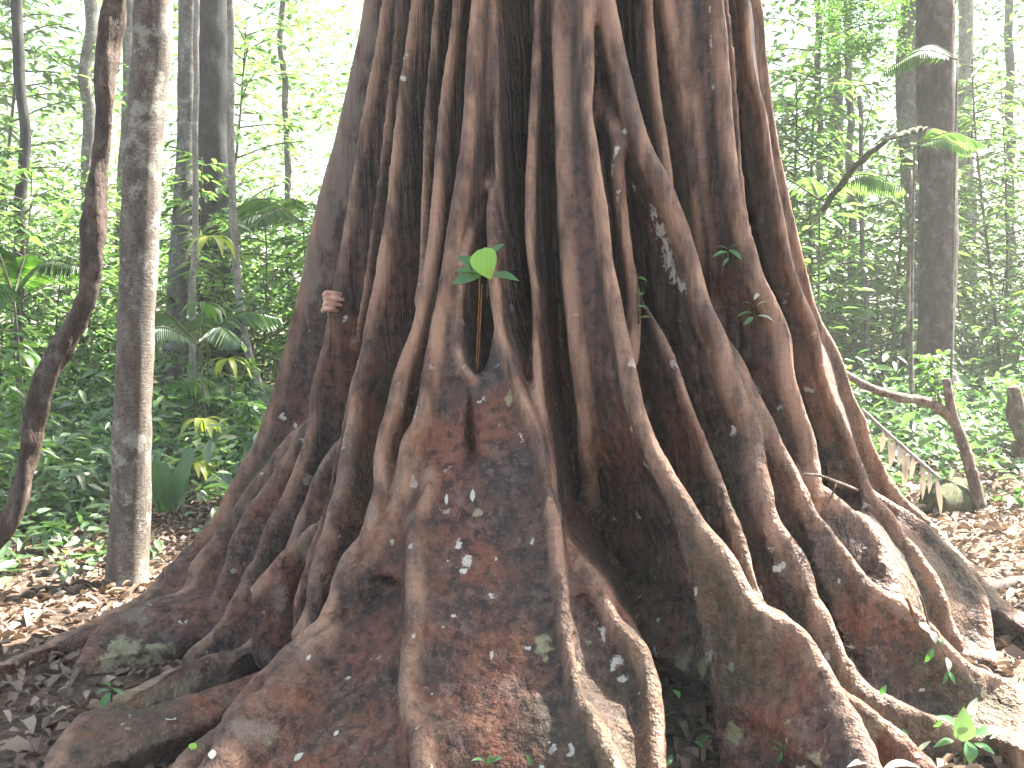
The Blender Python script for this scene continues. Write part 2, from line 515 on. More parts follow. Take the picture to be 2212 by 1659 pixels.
# webs that join neighbouring ridges into broad faces
add_panel(sub_line('a4', 690, 1180), sub_line('a5', 700, 1180), 0.22, 0.02, top=0.25, gexp=2.2)
add_panel(sub_line('a4', 420, 815), sub_line('a4r', 420, 815), 0.12, 0.008)
add_panel(sub_line('a4b', 1000, 1720), sub_line('a5', 1000, 1720), 0.40, 0.03, -0.02, fade=0.07)
add_panel(sub_line('a4', 1000, 1262), sub_line('a4b', 1000, 1300), 0.25, 0.02, bot=0.12)
add_panel(sub_line('a3c', 1270, 1730), sub_line('a4b', 1250, 1730), 0.45, 0.06, -0.02)
add_panel(sub_line('a5', 1150, 1310), sub_line('a5b', 1150, 1340), 0.25, 0.03, bot=0.2)
add_panel(sub_line('a5', 1200, 1720), sub_line('a5b', 1220, 1720), 0.40, 0.055, -0.015)
add_panel(sub_line('a7l', -300, 1040), sub_line('a7', -300, 1000), 0.25, 0.01, 0.0, fade=0.16)
add_panel(sub_line('a12', -300, 640), sub_line('a11', -300, 590), 0.2, 0.03, 0.02, fade=0.15)
add_panel(sub_line('a12', 480, 1080), sub_line('a9b', 690, 1060), 0.2, 0.17, -0.02, fade=0.1)
add_panel(sub_line('a12b', 1030, 1360), sub_line('a13', 1105, 1390), 0.25, 0.05, 0.02, top=0.12)
add_panel(sub_line('a13', -300, 1060), sub_line('a14', -300, 1060), 0.07, 0.03, fade=0.06)
add_panel(sub_line('a13', 1090, 1400), sub_line('a14b', 1090, 1430), 0.25, 0.06)
add_panel(sub_line('a0', 930, 1330), sub_line('a0c', 960, 1320), 0.2, 0.04, fade=0.1)
# core of the trunk, slightly lobed
nz, na = 70, 96
V, Fc = [], []
for i in range(nz):
    z = -0.3 + 4.85 * i / (nz - 1)
    rc = np.interp(z, CORE_Z, CORE_R)
    for j in range(na):
        a = 2 * math.pi * j / na
        r = rc * (1 + 0.05 * math.sin(7 * a + 0.6 * z) + 0.03 * math.sin(13 * a - 1.1 * z))
        V.append((AX + r * math.cos(a), AY + r * math.sin(a), z))
for i in range(nz - 1):
    for j in range(na):
        k = (j + 1) % na
        Fc.append((i * na + j, i * na + k, (i + 1) * na + k, (i + 1) * na + j))
Fc.append(tuple(range(na - 1, -1, -1)))
Fc.append(tuple((nz - 1) * na + j for j in range(na)))
body.add(V, Fc)

raw = mesh_from('raw_body', body.v, body.f)
md = raw.modifiers.new('remesh', 'REMESH')
md.mode = 'VOXEL'
md.voxel_size = 0.0128
md.adaptivity = 0.0
ms = raw.modifiers.new('smooth', 'SMOOTH')
ms.factor = 0.5
ms.iterations = 2
dg = bpy.context.evaluated_depsgraph_get()
fused = bpy.data.meshes.new_from_object(raw.evaluated_get(dg))
bpy.data.objects.remove(raw)
nv = len(fused.vertices)
co = np.empty(nv * 3, dtype=np.float32)
fused.vertices.foreach_get('co', co)
co = co.reshape(-1, 3).astype(np.float64)
no = np.empty(nv * 3, dtype=np.float32)
fused.vertices.foreach_get('normal', no)
no = no.reshape(-1, 3).astype(np.float64)
# bark relief: long vertical ripples, knobs low down
st = co * np.array([1.0, 1.0, 0.16])
lowf = np.clip((1.5 - co[:, 2]) / 1.3, 0.12, 1.0)
disp = 0.004 * fbm(st, 16, 2, seed=41) + lowf * (0.017 * fbm(co, 4.2, 3, seed=45) + 0.006 * fbm(co, 15, 2, seed=52))
co += no * disp[:, None]
fused.vertices.foreach_set('co', co.astype(np.float32).ravel())
fused.update()
vn = np.empty(nv * 3, dtype=np.float32)
fused.vertices.foreach_get('normal', vn)
vn = vn.reshape(-1, 3)
ls = np.empty(len(fused.loops), dtype=np.int32)
fused.loops.foreach_get('vertex_index', ls)
quads = ls.reshape(-1, 4)
quads = quads[co[quads][:, :, 2].max(axis=1) > -0.05]        # nothing is needed under the soil
keep, inv = np.unique(quads, return_inverse=True)
quads = inv.reshape(-1, 4)
co, vn = co[keep], vn[keep]
nv = len(co)
bpy.data.meshes.remove(fused)
# ================================================================ MATERIALS
def new_mat(name):
    m = bpy.data.materials.new(name)
    m.use_nodes = True
    nt = m.node_tree
    nt.nodes.clear()
    return m, nt


class NB:
    """small node builder"""
    def __init__(self, nt):
        self.nt = nt

    def n(self, t, **kw):
        nd = self.nt.nodes.new(t)
        for k, v in kw.items():
            if k.startswith('i_'):
                nd.inputs[k[2:].replace('_', ' ')].default_value = v
            else:
                setattr(nd, k, v)
        return nd

    def l(self, a, b):
        self.nt.links.new(a, b)

    def noise(self, vec, scale, detail=3, rough=0.55, sc=(1, 1, 1)):
        mp = self.n('ShaderNodeMapping')
        mp.inputs['Scale'].default_value = sc
        self.l(vec, mp.inputs['Vector'])
        nz = self.n('ShaderNodeTexNoise')
        nz.inputs['Scale'].default_value = scale
        nz.inputs['Detail'].default_value = detail
        nz.inputs['Roughness'].default_value = rough
        self.l(mp.outputs['Vector'], nz.inputs['Vector'])
        return nz.outputs['Fac']

    def ramp(self, fac, a, b, lo=0.0, hi=1.0):
        r = self.n('ShaderNodeMapRange')
        r.interpolation_type = 'SMOOTHSTEP'
        r.inputs['From Min'].default_value = a
        r.inputs['From Max'].default_value = b
        r.inputs['To Min'].default_value = lo
        r.inputs['To Max'].default_value = hi
        self.l(fac, r.inputs['Value'])
        return r.outputs['Result']

    def mul(self, a, b, op='MULTIPLY'):
        m = self.n('ShaderNodeMath', operation=op)
        for s, i in ((a, 0), (b, 1)):
            if isinstance(s, (int, float)):
                m.inputs[i].default_value = s
            else:
                self.l(s, m.inputs[i])
        return m.outputs[0]

    def mix(self, fac, a, b, mode='MIX'):
        m = self.n('ShaderNodeMix', data_type='RGBA', blend_type=mode)
        if isinstance(fac, (int, float)):
            m.inputs[0].default_value = fac
        else:
            self.l(fac, m.inputs[0])
        for s, i in ((a, 6), (b, 7)):
            if isinstance(s, tuple):
                m.inputs[i].default_value = (*s, 1)
            else:
                self.l(s, m.inputs[i])
        return m.outputs[2]

    def finish(self, color, rough=0.8, bump=None, bump_d=0.01, bump_s=0.6, spec=0.3):
        p = self.n('ShaderNodeBsdfPrincipled')
        if isinstance(color, tuple):
            p.inputs['Base Color'].default_value = (*color, 1)
        else:
            self.l(color, p.inputs['Base Color'])
        if isinstance(rough, (int, float)):
            p.inputs['Roughness'].default_value = rough
        else:
            self.l(rough, p.inputs['Roughness'])
        p.inputs['Specular IOR Level'].default_value = spec
        if bump is not None:
            b = self.n('ShaderNodeBump')
            b.inputs['Distance'].default_value = bump_d
            b.inputs['Strength'].default_value = bump_s
            self.l(bump, b.inputs['Height'])
            self.l(b.outputs['Normal'], p.inputs['Normal'])
        o = self.n('ShaderNodeOutputMaterial')
        self.l(p.outputs[0], o.inputs['Surface'])
        return p


def make_giant_bark():
    m, nt = new_mat('giant_bark')
    b = NB(nt)
    tc = b.n('ShaderNodeTexCoord')
    v = tc.outputs['Object']
    sep = b.n('ShaderNodeSeparateXYZ')
    b.l(v, sep.inputs[0])
    z = sep.outputs['Z']
    blot = b.noise(v, 2.2, 3, 0.6)
    fine = b.noise(v, 26, 3, 0.65)
    strk = b.noise(v, 22, 3, 0.6, (1, 1, 0.07))
    cross = b.noise(v, 9, 2, 0.6, (1, 1, 9))
    knob = b.noise(v, 9, 4, 0.7)
    low = b.ramp(z, 1.7, 0.3)                       # 1 near the ground
    c = b.mix(b.ramp(blot, 0.38, 0.64), (0.040, 0.027, 0.024), (0.092, 0.056, 0.044))
    c = b.mix(b.mul(b.ramp(strk, 0.45, 0.72), 0.50), c, (0.125, 0.082, 0.063))
    c = b.mix(b.mul(b.ramp(strk, 0.50, 0.30), 0.75), c, (0.022, 0.016, 0.016))
    # rust red flush low on the buttresses
    red = b.mul(b.mul(b.ramp(b.noise(v, 3.1, 4, 0.6), 0.42, 0.64), b.ramp(z, 2.2, 1.0)), 0.68)
    c = b.mix(red, c, (0.195, 0.068, 0.036))
    c = b.mix(b.mul(b.ramp(knob, 0.52, 0.75), b.mul(low, 0.6)), c, (0.20, 0.108, 0.065))
    c = b.mix(b.mul(b.ramp(fine, 0.55, 0.36), 0.75), c, (0.018, 0.013, 0.012))
    speck = b.noise(v, 55, 3, 0.6)
    c = b.mix(b.mul(b.ramp(speck, 0.57, 0.70), b.mul(b.mul(low, 0.4), 0.25, 'ADD')), c, (0.22, 0.135, 0.090))
    c = b.mix(b.mul(b.ramp(b.noise(v, 13, 4, 0.7), 0.54, 0.66), b.mul(b.ramp(z, 2.6, 0.6), 0.45)), c, (0.150, 0.115, 0.090))
    # algae
    alg = b.mul(b.mul(b.ramp(b.noise(v, 1.7, 4, 0.6, (1, 1, 0.6)), 0.50, 0.70), b.ramp(z, 1.5, 0.4)), 0.62)
    c = b.mix(alg, c, (0.048, 0.050, 0.022))
    # paler tan along the ridge rims
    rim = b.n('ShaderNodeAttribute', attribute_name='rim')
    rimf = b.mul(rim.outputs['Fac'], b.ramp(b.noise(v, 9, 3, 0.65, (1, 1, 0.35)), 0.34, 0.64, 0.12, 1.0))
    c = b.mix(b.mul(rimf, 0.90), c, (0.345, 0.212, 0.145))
    # lichen: places with a shape of their own, and small freckles
    lic = b.n('ShaderNodeAttribute', attribute_name='lichen')
    edge = b.noise(v, 34, 4, 0.7)
    lf = b.mul(lic.outputs['Fac'], b.mul(edge, 2.2), 'ADD')
    c = b.mix(b.mul(b.ramp(lf, 1.80, 1.98), 0.85), c, (0.52, 0.51, 0.45))
    pal = b.n('ShaderNodeAttribute', attribute_name='pale')
    pf = b.mul(pal.outputs['Fac'], b.mul(b.noise(v, 14, 4, 0.7, (1, 1, 0.5)), 2.2), 'ADD')
    c = b.mix(b.mul(b.ramp(pf, 1.45, 1.95), 0.7), c, (0.205, 0.165, 0.130))
    lic2 = b.n('ShaderNodeAttribute', attribute_name='lichen_green')
    lf2 = b.mul(lic2.outputs['Fac'], b.mul(b.noise(v, 16, 5, 0.75), 2.4), 'ADD')
    c = b.mix(b.mul(b.ramp(lf2, 1.80, 2.15), 0.75), c, (0.30, 0.29, 0.17))
    vor = b.n('ShaderNodeTexVoronoi')
    vor.inputs['Scale'].default_value = 17
    vor.inputs['Randomness'].default_value = 1.0
    wob = b.n('ShaderNodeTexNoise')
    wob.inputs['Scale'].default_value = 30
    b.l(v, wob.inputs['Vector'])
    vm = b.n('ShaderNodeVectorMath', operation='MULTIPLY_ADD')
    b.l(wob.outputs['Color'], vm.inputs[0])
    vm.inputs[1].default_value = (0.075, 0.075, 0.075)
    b.l(v, vm.inputs[2])
    b.l(vm.outputs[0], vor.inputs['Vector'])
    sp = b.n('ShaderNodeSeparateColor')
    b.l(vor.outputs['Color'], sp.inputs[0])
    pick = b.ramp(sp.outputs[0], 0.78, 0.82)
    size = b.ramp(sp.outputs[1], 0.0, 1.0, 0.06, 0.30)
    dot = b.mul(b.mul(vor.outputs['Distance'], size, 'LESS_THAN'), pick)
    dot = b.mul(dot, b.ramp(b.noise(v, 2.6, 2), 0.44, 0.56))
    dot = b.mul(dot, b.ramp(z, 1.9, 0.8, 0.15, 1.0))
    c = b.mix(b.mul(dot, 0.8), c, (0.50, 0.50, 0.43))
    h = b.mul(strk, b.mul(cross, 0.13), 'ADD')
    h = b.mul(h, b.mul(b.mul(fine, low), 1.2), 'ADD')
    h = b.mul(h, b.mul(b.mul(knob, low), 1.4), 'ADD')
    b.finish(c, b.ramp(blot, 0.3, 0.7, 0.58, 0.82), h, 0.020, 1.0, 0.35)
    return m


def make_bark(name, dark, light, lich=(0.42, 0.43, 0.38), lich_amt=0.5, scale=1.0, bump=0.008, ring=1.0):
    m, nt = new_mat(name)
    b = NB(nt)
    tc = b.n('ShaderNodeTexCoord')
    v = tc.outputs['Object']
    a = b.noise(v, 7 * scale, 5, 0.65, (1, 1, 0.35))
    f = b.noise(v, 30 * scale, 4, 0.7, (1, 1, ring))
    dark, light = tuple(x * 0.8 for x in dark), tuple(x * 0.8 for x in light)
    c = b.mix(b.ramp(a, 0.35, 0.68), dark, light)
    c = b.mix(b.mul(b.ramp(f, 0.55, 0.35), 0.6), c, tuple(x * 0.35 for x in dark))
    l = b.noise(v, 4.5 * scale, 6, 0.75)
    c = b.mix(b.mul(b.ramp(l, 0.52, 0.62), lich_amt), c, lich)
    b.finish(c, 0.8, b.mul(f, b.mul(a, 0.8), 'ADD'), bump, 0.9, 0.3)
    return m


def make_leaf(name, c1, c2, c3=None, trans=0.45, rough=0.42, vein=False, spec=0.5, tint=(1.35, 1.75, 0.55)):
    m, nt = new_mat(name)
    b = NB(nt)
    geo = b.n('ShaderNodeNewGeometry')
    r = geo.outputs['Random Per Island']
    c = b.mix(b.ramp(r, 0.0, 0.8), c1, c2)
    if c3:
        c = b.mix(b.ramp(r, 0.86, 0.97), c, c3)
    tc = b.n('ShaderNodeTexCoord')
    nz = b.noise(tc.outputs['Object'], 9, 3)
    c = b.mix(b.mul(b.ramp(nz, 0.4, 0.7), 0.35), c, c1)
    if vein:
        w = b.n('ShaderNodeTexWave')
        w.inputs['Scale'].default_value = 18
        w.inputs['Distortion'].default_value = 0.6
        b.l(tc.outputs['Object'], w.inputs['Vector'])
        c = b.mix(b.mul(b.ramp(w.outputs['Fac'], 0.75, 0.98), 0.12), c, tuple(min(1, x * 1.7) for x in c2))
    p = b.n('ShaderNodeBsdfPrincipled')
    b.l(c, p.inputs['Base Color'])
    p.inputs['Roughness'].default_value = rough
    p.inputs['Specular IOR Level'].default_value = spec
    t = b.n('ShaderNodeBsdfTranslucent')
    ct = b.mix(1.0, c, tint, 'MULTIPLY')
    b.l(ct, t.inputs['Color'])
    mx = b.n('ShaderNodeMixShader')
    mx.inputs[0].default_value = trans
    b.l(p.outputs[0], mx.inputs[1])
    b.l(t.outputs[0], mx.inputs[2])
    o = b.n('ShaderNodeOutputMaterial')
    b.l(mx.outputs[0], o.inputs['Surface'])
    return m


def make_soil():
    m, nt = new_mat('forest_soil')
    b = NB(nt)
    tc = b.n('ShaderNodeTexCoord')
    v = tc.outputs['Object']
    a = b.noise(v, 1.1, 5, 0.6)
    f = b.noise(v, 22, 5, 0.7)
    c = b.mix(b.ramp(a, 0.35, 0.65), (0.050, 0.034, 0.024), (0.105, 0.070, 0.050))
    c = b.mix(b.ramp(f, 0.45, 0.72), c, (0.21, 0.145, 0.105))
    c = b.mix(b.mul(b.ramp(f, 0.5, 0.3), 0.7), c, (0.022, 0.016, 0.013))
    b.finish(c, 0.9, f, 0.03, 0.8, 0.2)
    return m


M_GIANT = make_giant_bark()
M_SLIM = make_bark('slim_bark', (0.115, 0.092, 0.076), (0.25, 0.215, 0.180), (0.40, 0.41, 0.36), 0.50, 1.6, 0.006, 2.0)
M_LIANA = make_bark('liana_bark', (0.052, 0.034, 0.028), (0.150, 0.105, 0.080), (0.26, 0.24, 0.18), 0.25, 2.4, 0.012, 0.5)
M_GREY = make_bark('grey_bark', (0.105, 0.095, 0.088), (0.215, 0.200, 0.185), (0.36, 0.36, 0.33), 0.40, 1.2, 0.008, 1.0)
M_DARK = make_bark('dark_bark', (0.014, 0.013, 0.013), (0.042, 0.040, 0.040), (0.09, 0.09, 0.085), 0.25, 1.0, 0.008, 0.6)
M_BROWN = make_bark('brown_bark', (0.042, 0.029, 0.025), (0.110, 0.078, 0.066), (0.28, 0.27, 0.24), 0.22, 1.3, 0.010, 0.5)
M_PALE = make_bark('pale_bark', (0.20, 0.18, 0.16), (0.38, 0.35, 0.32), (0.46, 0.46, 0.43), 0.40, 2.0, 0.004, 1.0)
M_DEAD = make_bark('dead_wood', (0.095, 0.062, 0.048), (0.26, 0.190, 0.150), (0.36, 0.35, 0.30), 0.35, 3.0, 0.008, 0.3)
M_MOSSY = make_bark('mossy_wood', (0.040, 0.042, 0.016), (0.095, 0.100, 0.035), (0.15, 0.17, 0.06), 0.5, 4.0, 0.015, 1.0)
M_TWIG = make_bark('twig_bark', (0.14, 0.110, 0.085), (0.30, 0.25, 0.20), (0.42, 0.40, 0.35), 0.3, 6.0, 0.003, 1.0)
M_RUST = make_bark('rust_root', (0.17, 0.070, 0.025), (0.32, 0.145, 0.060), (0.36, 0.20, 0.10), 0.2, 6.0, 0.002, 1.0)
M_LEAF = make_leaf('green_leaf', (0.050, 0.110, 0.030), (0.100, 0.190, 0.048), (0.20, 0.26, 0.07), 0.45, 0.38, False, 0.7)
M_LEAF_FAR = make_leaf('far_leaf', (0.075, 0.130, 0.050), (0.140, 0.222, 0.080), (0.22, 0.29, 0.11), 0.5, 0.36, False, 0.9, (1.2, 1.5, 0.72))
M_LEAF_DARK = make_leaf('shade_leaf', (0.060, 0.112, 0.056), (0.115, 0.188, 0.088), (0.19, 0.25, 0.11), 0.36, 0.30, False, 1.0, (1.2, 1.5, 0.7))
M_LEAF_YEL = make_leaf('yellow_green_leaf', (0.17, 0.20, 0.045), (0.34, 0.36, 0.085), None, 0.4)
M_LEAF_BRIGHT = make_leaf('young_leaf', (0.20, 0.40, 0.055), (0.27, 0.50, 0.075), None, 0.30, 0.35, True)
M_LEAF_MID = make_leaf('glossy_leaf', (0.10, 0.21, 0.075), (0.17, 0.29, 0.11), None, 0.25, 0.22, False, 0.9, (1.1, 1.3, 0.8))
M_LEAF_SEED = make_leaf('seedling_leaf', (0.050, 0.140, 0.055), (0.095, 0.220, 0.085), None, 0.35, 0.30)
M_STRAP = make_leaf('strap_leaf', (0.050, 0.115, 0.055), (0.105, 0.190, 0.090), None, 0.25, 0.30)
M_LITTER = make_leaf('litter_leaf', (0.125, 0.080, 0.055), (0.275, 0.195, 0.140), (0.38, 0.31, 0.24), 0.10, 0.5, False, 0.5, (1.0, 0.9, 0.75))
M_DRY = make_leaf('dry_leaf', (0.36, 0.29, 0.22), (0.52, 0.45, 0.37), None, 0.15, 0.45, False, 0.5, (1.0, 0.9, 0.75))
M_PALEFALL_SUNLIT = make_leaf('pale_fallen_leaf', (0.36, 0.40, 0.30), (0.55, 0.57, 0.48), None, 0.2, 0.4, False, 0.6, (1.0, 1.1, 0.8))  # pale fallen leaves; also paints sunlit white onto seedling leaves
M_STEM = make_bark('green_stem', (0.055, 0.060, 0.028), (0.125, 0.120, 0.060), (0.2, 0.2, 0.12), 0.2, 8.0, 0.002, 1.0)
M_SOIL = make_soil()
# ================================================================ GIANT TREE: parts
names = list(LINES)
kd_pts = np.vstack([LINES[n] for n in names])
kd_id = np.concatenate([np.full(len(LINES[n]), i) for i, n in enumerate(names)])
kd = kdtree.KDTree(len(kd_pts))
for i, p in enumerate(kd_pts):
    kd.insert(p, i)
kd.balance()
near_i = np.empty(nv, dtype=np.int32)
near_d = np.empty(nv)
for i in range(nv):
    _, j, d = kd.find(co[i])
    near_i[i] = kd_id[j]
    near_d[i] = d
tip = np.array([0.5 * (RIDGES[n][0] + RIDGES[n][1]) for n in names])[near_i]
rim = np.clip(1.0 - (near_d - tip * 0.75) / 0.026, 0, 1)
front = quads[co[quads[:, 0], 1] < AY + 0.15]
bvh = BVHTree.FromPolygons(co.tolist(), front.tolist())


def hit_tree(px, py):
    d = Vector(ray_dir(px, py)).normalized()
    h = bvh.ray_cast(Vector(CAM), d)
    return (np.array(h[0]), np.array(h[1])) if h[0] is not None else (None, None)


# narrow slit in the central root face
for gx, gy, gw, gd in [(1016, 882, 6, .05), (1014, 905, 8, .10), (1014, 930, 9, .13), (1016, 955, 10, .14), (1019, 978, 10, .12), (1022, 995, 8, .06)]:
    P, N = hit_tree(gx, gy)
    if P is not None:
        d = co - P
        e = (d[:, 0] / (gw * P[1] / F_PX)) ** 2 + (d[:, 2] / (26 * P[1] / F_PX)) ** 2
        w = np.exp(-e) * (np.abs(d[:, 1]) < 0.2)
        co[:, 1] += w * gd * 0.55


def patch(spots):
    f = np.zeros(nv)
    for px, py, rx, ry in spots:
        P, N = hit_tree(px, py)
        if P is None:
            continue
        s = np.linalg.norm(P - CAM) / F_PX
        d = co - P
        e = np.sqrt((np.hypot(d[:, 0], d[:, 1]) / (rx * s)) ** 2 + (d[:, 2] / (ry * s)) ** 2)
        f = np.maximum(f, np.clip(1.15 - 0.55 * e, 0, 1))
    return f


WHITE = [(1412, 466, 22, 24), (1426, 498, 26, 30), (1438, 530, 24, 34), (1447, 562, 24, 34), (1455, 592, 20, 30), (1472, 618, 20, 16),
         (1328, 330, 9, 22), (1322, 375, 8, 20), (1335, 420, 7, 14), (1350, 285, 8, 12), (1368, 400, 8, 16), (1150, 1170, 9, 10), (1124, 940, 7, 8), (1128, 952, 8, 6),
         (1671, 1226, 22, 14), (1643, 1272, 9, 11), (1665, 1186, 8, 8), (1815, 1255, 6, 10), (1009, 1212, 14, 12), (991, 1173, 10, 16), (1000, 1235, 8, 8), (1062, 1287, 10, 10),
         (1304, 1365, 13, 18), (1328, 1432, 18, 14), (1346, 1464, 14, 12), (1290, 1350, 6, 8), (892, 1372, 6, 16), (905, 1570, 6, 14), (885, 1180, 6, 50), (1140, 1400, 7, 7), (957, 1352, 6, 6), (980, 1330, 7, 5),
         (1533, 20, 5, 10), (1536, 90, 5, 12), (1540, 190, 5, 10), (1555, 270, 5, 9), (1415, 1295, 5, 5), (1742, 1200, 8, 7), (1752, 1215, 6, 6), (1585, 930, 12, 14), (1395, 880, 18, 10),
         (1170, 1655, 5, 8), (800, 1425, 5, 5), (752, 1465, 6, 6), (1990, 1490, 8, 5), (818, 1420, 6, 5), (1908, 1400, 7, 5), (1840, 1395, 9, 6), (930, 1500, 5, 14),
         (745, 690, 8, 8), (905, 615, 8, 10), (480, 470, 5, 5), (880, 120, 12, 8), (870, 170, 6, 8), (1005, 590, 5, 10)]
GREENISH = [(1475, 1440, 26, 40), (1520, 1430, 20, 44), (1500, 1480, 30, 22), (1877, 1567, 30, 24), (1900, 1560, 20, 16), (1530, 1590, 18, 24), (1592, 1590, 24, 30), (1700, 1560, 16, 12), (1760, 1640, 30, 22),
            (1170, 1395, 20, 22), (1460, 1530, 10, 30), (1250, 1440, 12, 12), (260, 1420, 60, 40), (310, 1440, 45, 40), (340, 1400, 30, 20), (230, 1450, 30, 30), (400, 1490, 50, 25), (1180, 1425, 10, 10), (1272, 1390, 14, 14), (1030, 1110, 12, 14), (1100, 860, 10, 22), (1480, 1500, 14, 20)]
lich = patch(WHITE)
lichg = patch(GREENISH)
pale = patch([(788, 60, 26, 110), (762, 190, 26, 120), (730, 330, 26, 120), (698, 450, 24, 100), (672, 570, 20, 80), (400, 1480, 50, 22), (340, 1500, 40, 20), (545, 1580, 40, 25), (300, 1330, 40, 12), (886, 1120, 9, 60), (600, 1290, 14, 40), (655, 1180, 12, 40), (800, 1110, 10, 40), (1400, 880, 16, 16)])
GIANT = empty('buttressed_tree', (AX, AY, 0))
tag(GIANT, 'giant fluted tree with reddish brown buttress roots flaring over the forest floor', 'tree')
# faces go to the nearest buttress, the inner ones to the trunk
cen = co[quads].mean(axis=1)
rad_c = np.hypot(cen[:, 0] - AX, cen[:, 1] - AY)
core_c = np.interp(cen[:, 2], CORE_Z, CORE_R)
fid = near_i[quads[:, 0]]
fid = np.where((rad_c < core_c * 1.10) | (cen[:, 2] > 4.45), -1, fid)

def part_mesh(name, sel):
    q = quads[sel]
    used, inv = np.unique(q, return_inverse=True)
    me = np_mesh(name, co[used] - np.array([AX, AY, 0]), inv.reshape(-1, 4))
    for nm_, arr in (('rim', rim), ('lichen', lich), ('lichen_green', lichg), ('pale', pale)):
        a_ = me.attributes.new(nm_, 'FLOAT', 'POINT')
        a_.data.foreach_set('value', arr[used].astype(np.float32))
    me.normals_split_custom_set_from_vertices(vn[used].tolist())
    me.materials.append(M_GIANT)
    o = bpy.data.objects.new(name, me)
    return link(o, GIANT)


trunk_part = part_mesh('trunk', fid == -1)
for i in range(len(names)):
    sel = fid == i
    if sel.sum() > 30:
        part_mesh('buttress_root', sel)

# trunk above the picture, with limbs that carry the crown
g = Geo()
ns, na = 16, 48
V, Fc = [], []
for i in range(ns):
    z = 4.40 + 9.6 * i / (ns - 1)
    r0 = np.interp(z, [4.4, 6.5, 14.0], [0.76, 0.60, 0.45])
    for j in range(na):
        a = 2 * math.pi * j / na
        fl = 0.10 * max(0.0, 1 - (z - 4.4) / 5)
        r = r0 * (1 + fl * math.sin(15 * a))
        V.append((r * math.cos(a), r * math.sin(a), z))
for i in range(ns - 1):
    for j in range(na):
        k = (j + 1) % na
        Fc.append((i * na + j, i * na + k, (i + 1) * na + k, (i + 1) * na + j))
g.add(V, Fc)
g.build('upper_trunk', M_GIANT, GIANT)


# ================================================================ LEAVES
def unit(v):
    return v / (np.linalg.norm(v, axis=1)[:, None] + 1e-9)


def leaf_arrays(P, A, N, L, W, fold=0.12, droop=0.12):
    """n leaves, each two quads folded along the midrib"""
    n = len(P)
    A = unit(A)
    S = unit(np.cross(A, N))
    N = np.cross(S, A)
    L = np.broadcast_to(L, (n,))[:, None]
    W = np.broadcast_to(W, (n,))[:, None]
    V = np.empty((n, 6, 3))
    V[:, 0] = P
    V[:, 3] = P + A * L - N * L * droop
    for s, i1, i2 in ((1, 1, 2), (-1, 5, 4)):
        V[:, i1] = P + A * L * 0.30 + S * W * 0.46 * s + N * W * fold
        V[:, i2] = P + A * L * 0.66 + S * W * 0.38 * s + N * (W * fold - L * droop * 0.4)
    base = (np.arange(n) * 6)[:, None]
    Fq = np.concatenate([base + np.array([[0, 1, 2, 3]]), base + np.array([[0, 3, 4, 5]])], axis=1).reshape(-1, 4)
    return V.reshape(-1, 3), Fq


def leaf_obj(name, P, A, N, L, W, mat, parent=None, fold=0.12, droop=0.12):
    V, Fq = leaf_arrays(P, A, N, L, W, fold, droop)
    me = np_mesh(name, V, Fq, smooth=False)
    me.materials.append(mat)
    return link(bpy.data.objects.new(name, me), parent)


def rand_axes(n, up=0.35, tilt=0.45, rng=RNG):
    a = rng.uniform(0, 2 * math.pi, n)
    A = np.column_stack([np.cos(a), np.sin(a), rng.normal(-0.18, up, n)])
    N = np.column_stack([rng.normal(0, tilt, n), rng.normal(0, tilt, n), np.ones(n)])
    return A, N


def clumps(centers, per, spread, rng=RNG):
    c = np.repeat(np.asarray(centers), per, axis=0)
    return c + rng.normal(0, 1, c.shape) * np.asarray(spread)


def crown_mesh(name, rx, rz, n_cl, per, L, W, mat, seed):
    rng = np.random.default_rng(seed)
    d = unit(rng.normal(0, 1, (n_cl, 3)))
    r = rng.uniform(0.25, 1.0, n_cl) ** 0.5
    C = d * r[:, None] * np.array([rx, rx, rz])
    C *= (1 + 0.22 * rng.normal(0, 1, (n_cl, 1)))
    P = clumps(C, per, (0.45, 0.45, 0.22), rng)
    A, N = rand_axes(len(P), rng=rng)
    V, Fq = leaf_arrays(P, A, N, rng.uniform(0.7, 1.3, len(P)) * L, rng.uniform(0.7, 1.2, len(P)) * W)
    me = np_mesh(name, V, Fq, smooth=False)
    me.materials.append(mat)
    return me


def limbs_geo(z0, z1, rx, r, n, seed):
    rng = random.Random(seed)
    g = Geo()
    for i in range(n):
        a = 2 * math.pi * i / n + rng.uniform(-.4, .4)
        l = rx * rng.uniform(.55, .9)
        p = [(0, 0, z0 + rng.uniform(-.5, .3)), (math.cos(a) * l * .35, math.sin(a) * l * .35, z0 + (z1 - z0) * .55), (math.cos(a + .2) * l, math.sin(a + .2) * l, z1 + rng.uniform(-.4, .8))]
        c = catmull(p, 5)
        g.add(*tube_geo(c, np.linspace(r, r * .25, len(c)), 6))
    return g


lg = limbs_geo(12.8, 16.5, 7.0, 0.22, 7, 3)
lg.build('limb', M_BROWN, GIANT)
cm = crown_mesh('crown', 7.5, 2.6, 150, 62, 0.34, 0.15, M_LEAF_DARK, 5)
co_ = link(bpy.data.objects.new('crown', cm), GIANT)
co_.location = (0.3, -0.2, 16.8)
# ================================================================ GROUND
def ground_z(x, y):
    p = np.column_stack([np.atleast_1d(x), np.atleast_1d(y), np.zeros(np.size(x))])
    d = np.hypot(p[:, 0] - AX, p[:, 1] - AY)
    amp = np.clip((d - 1.8) / 2.5, 0, 1) * 0.05 + np.clip((d - 9) / 30, 0, 1) * 0.5
    return amp * fbm(p, 0.35, 3, seed=71) + 0.012 * fbm(p, 2.6, 2, seed=75)


def gz(x, y):
    return float(ground_z(np.array([x]), np.array([y]))[0])


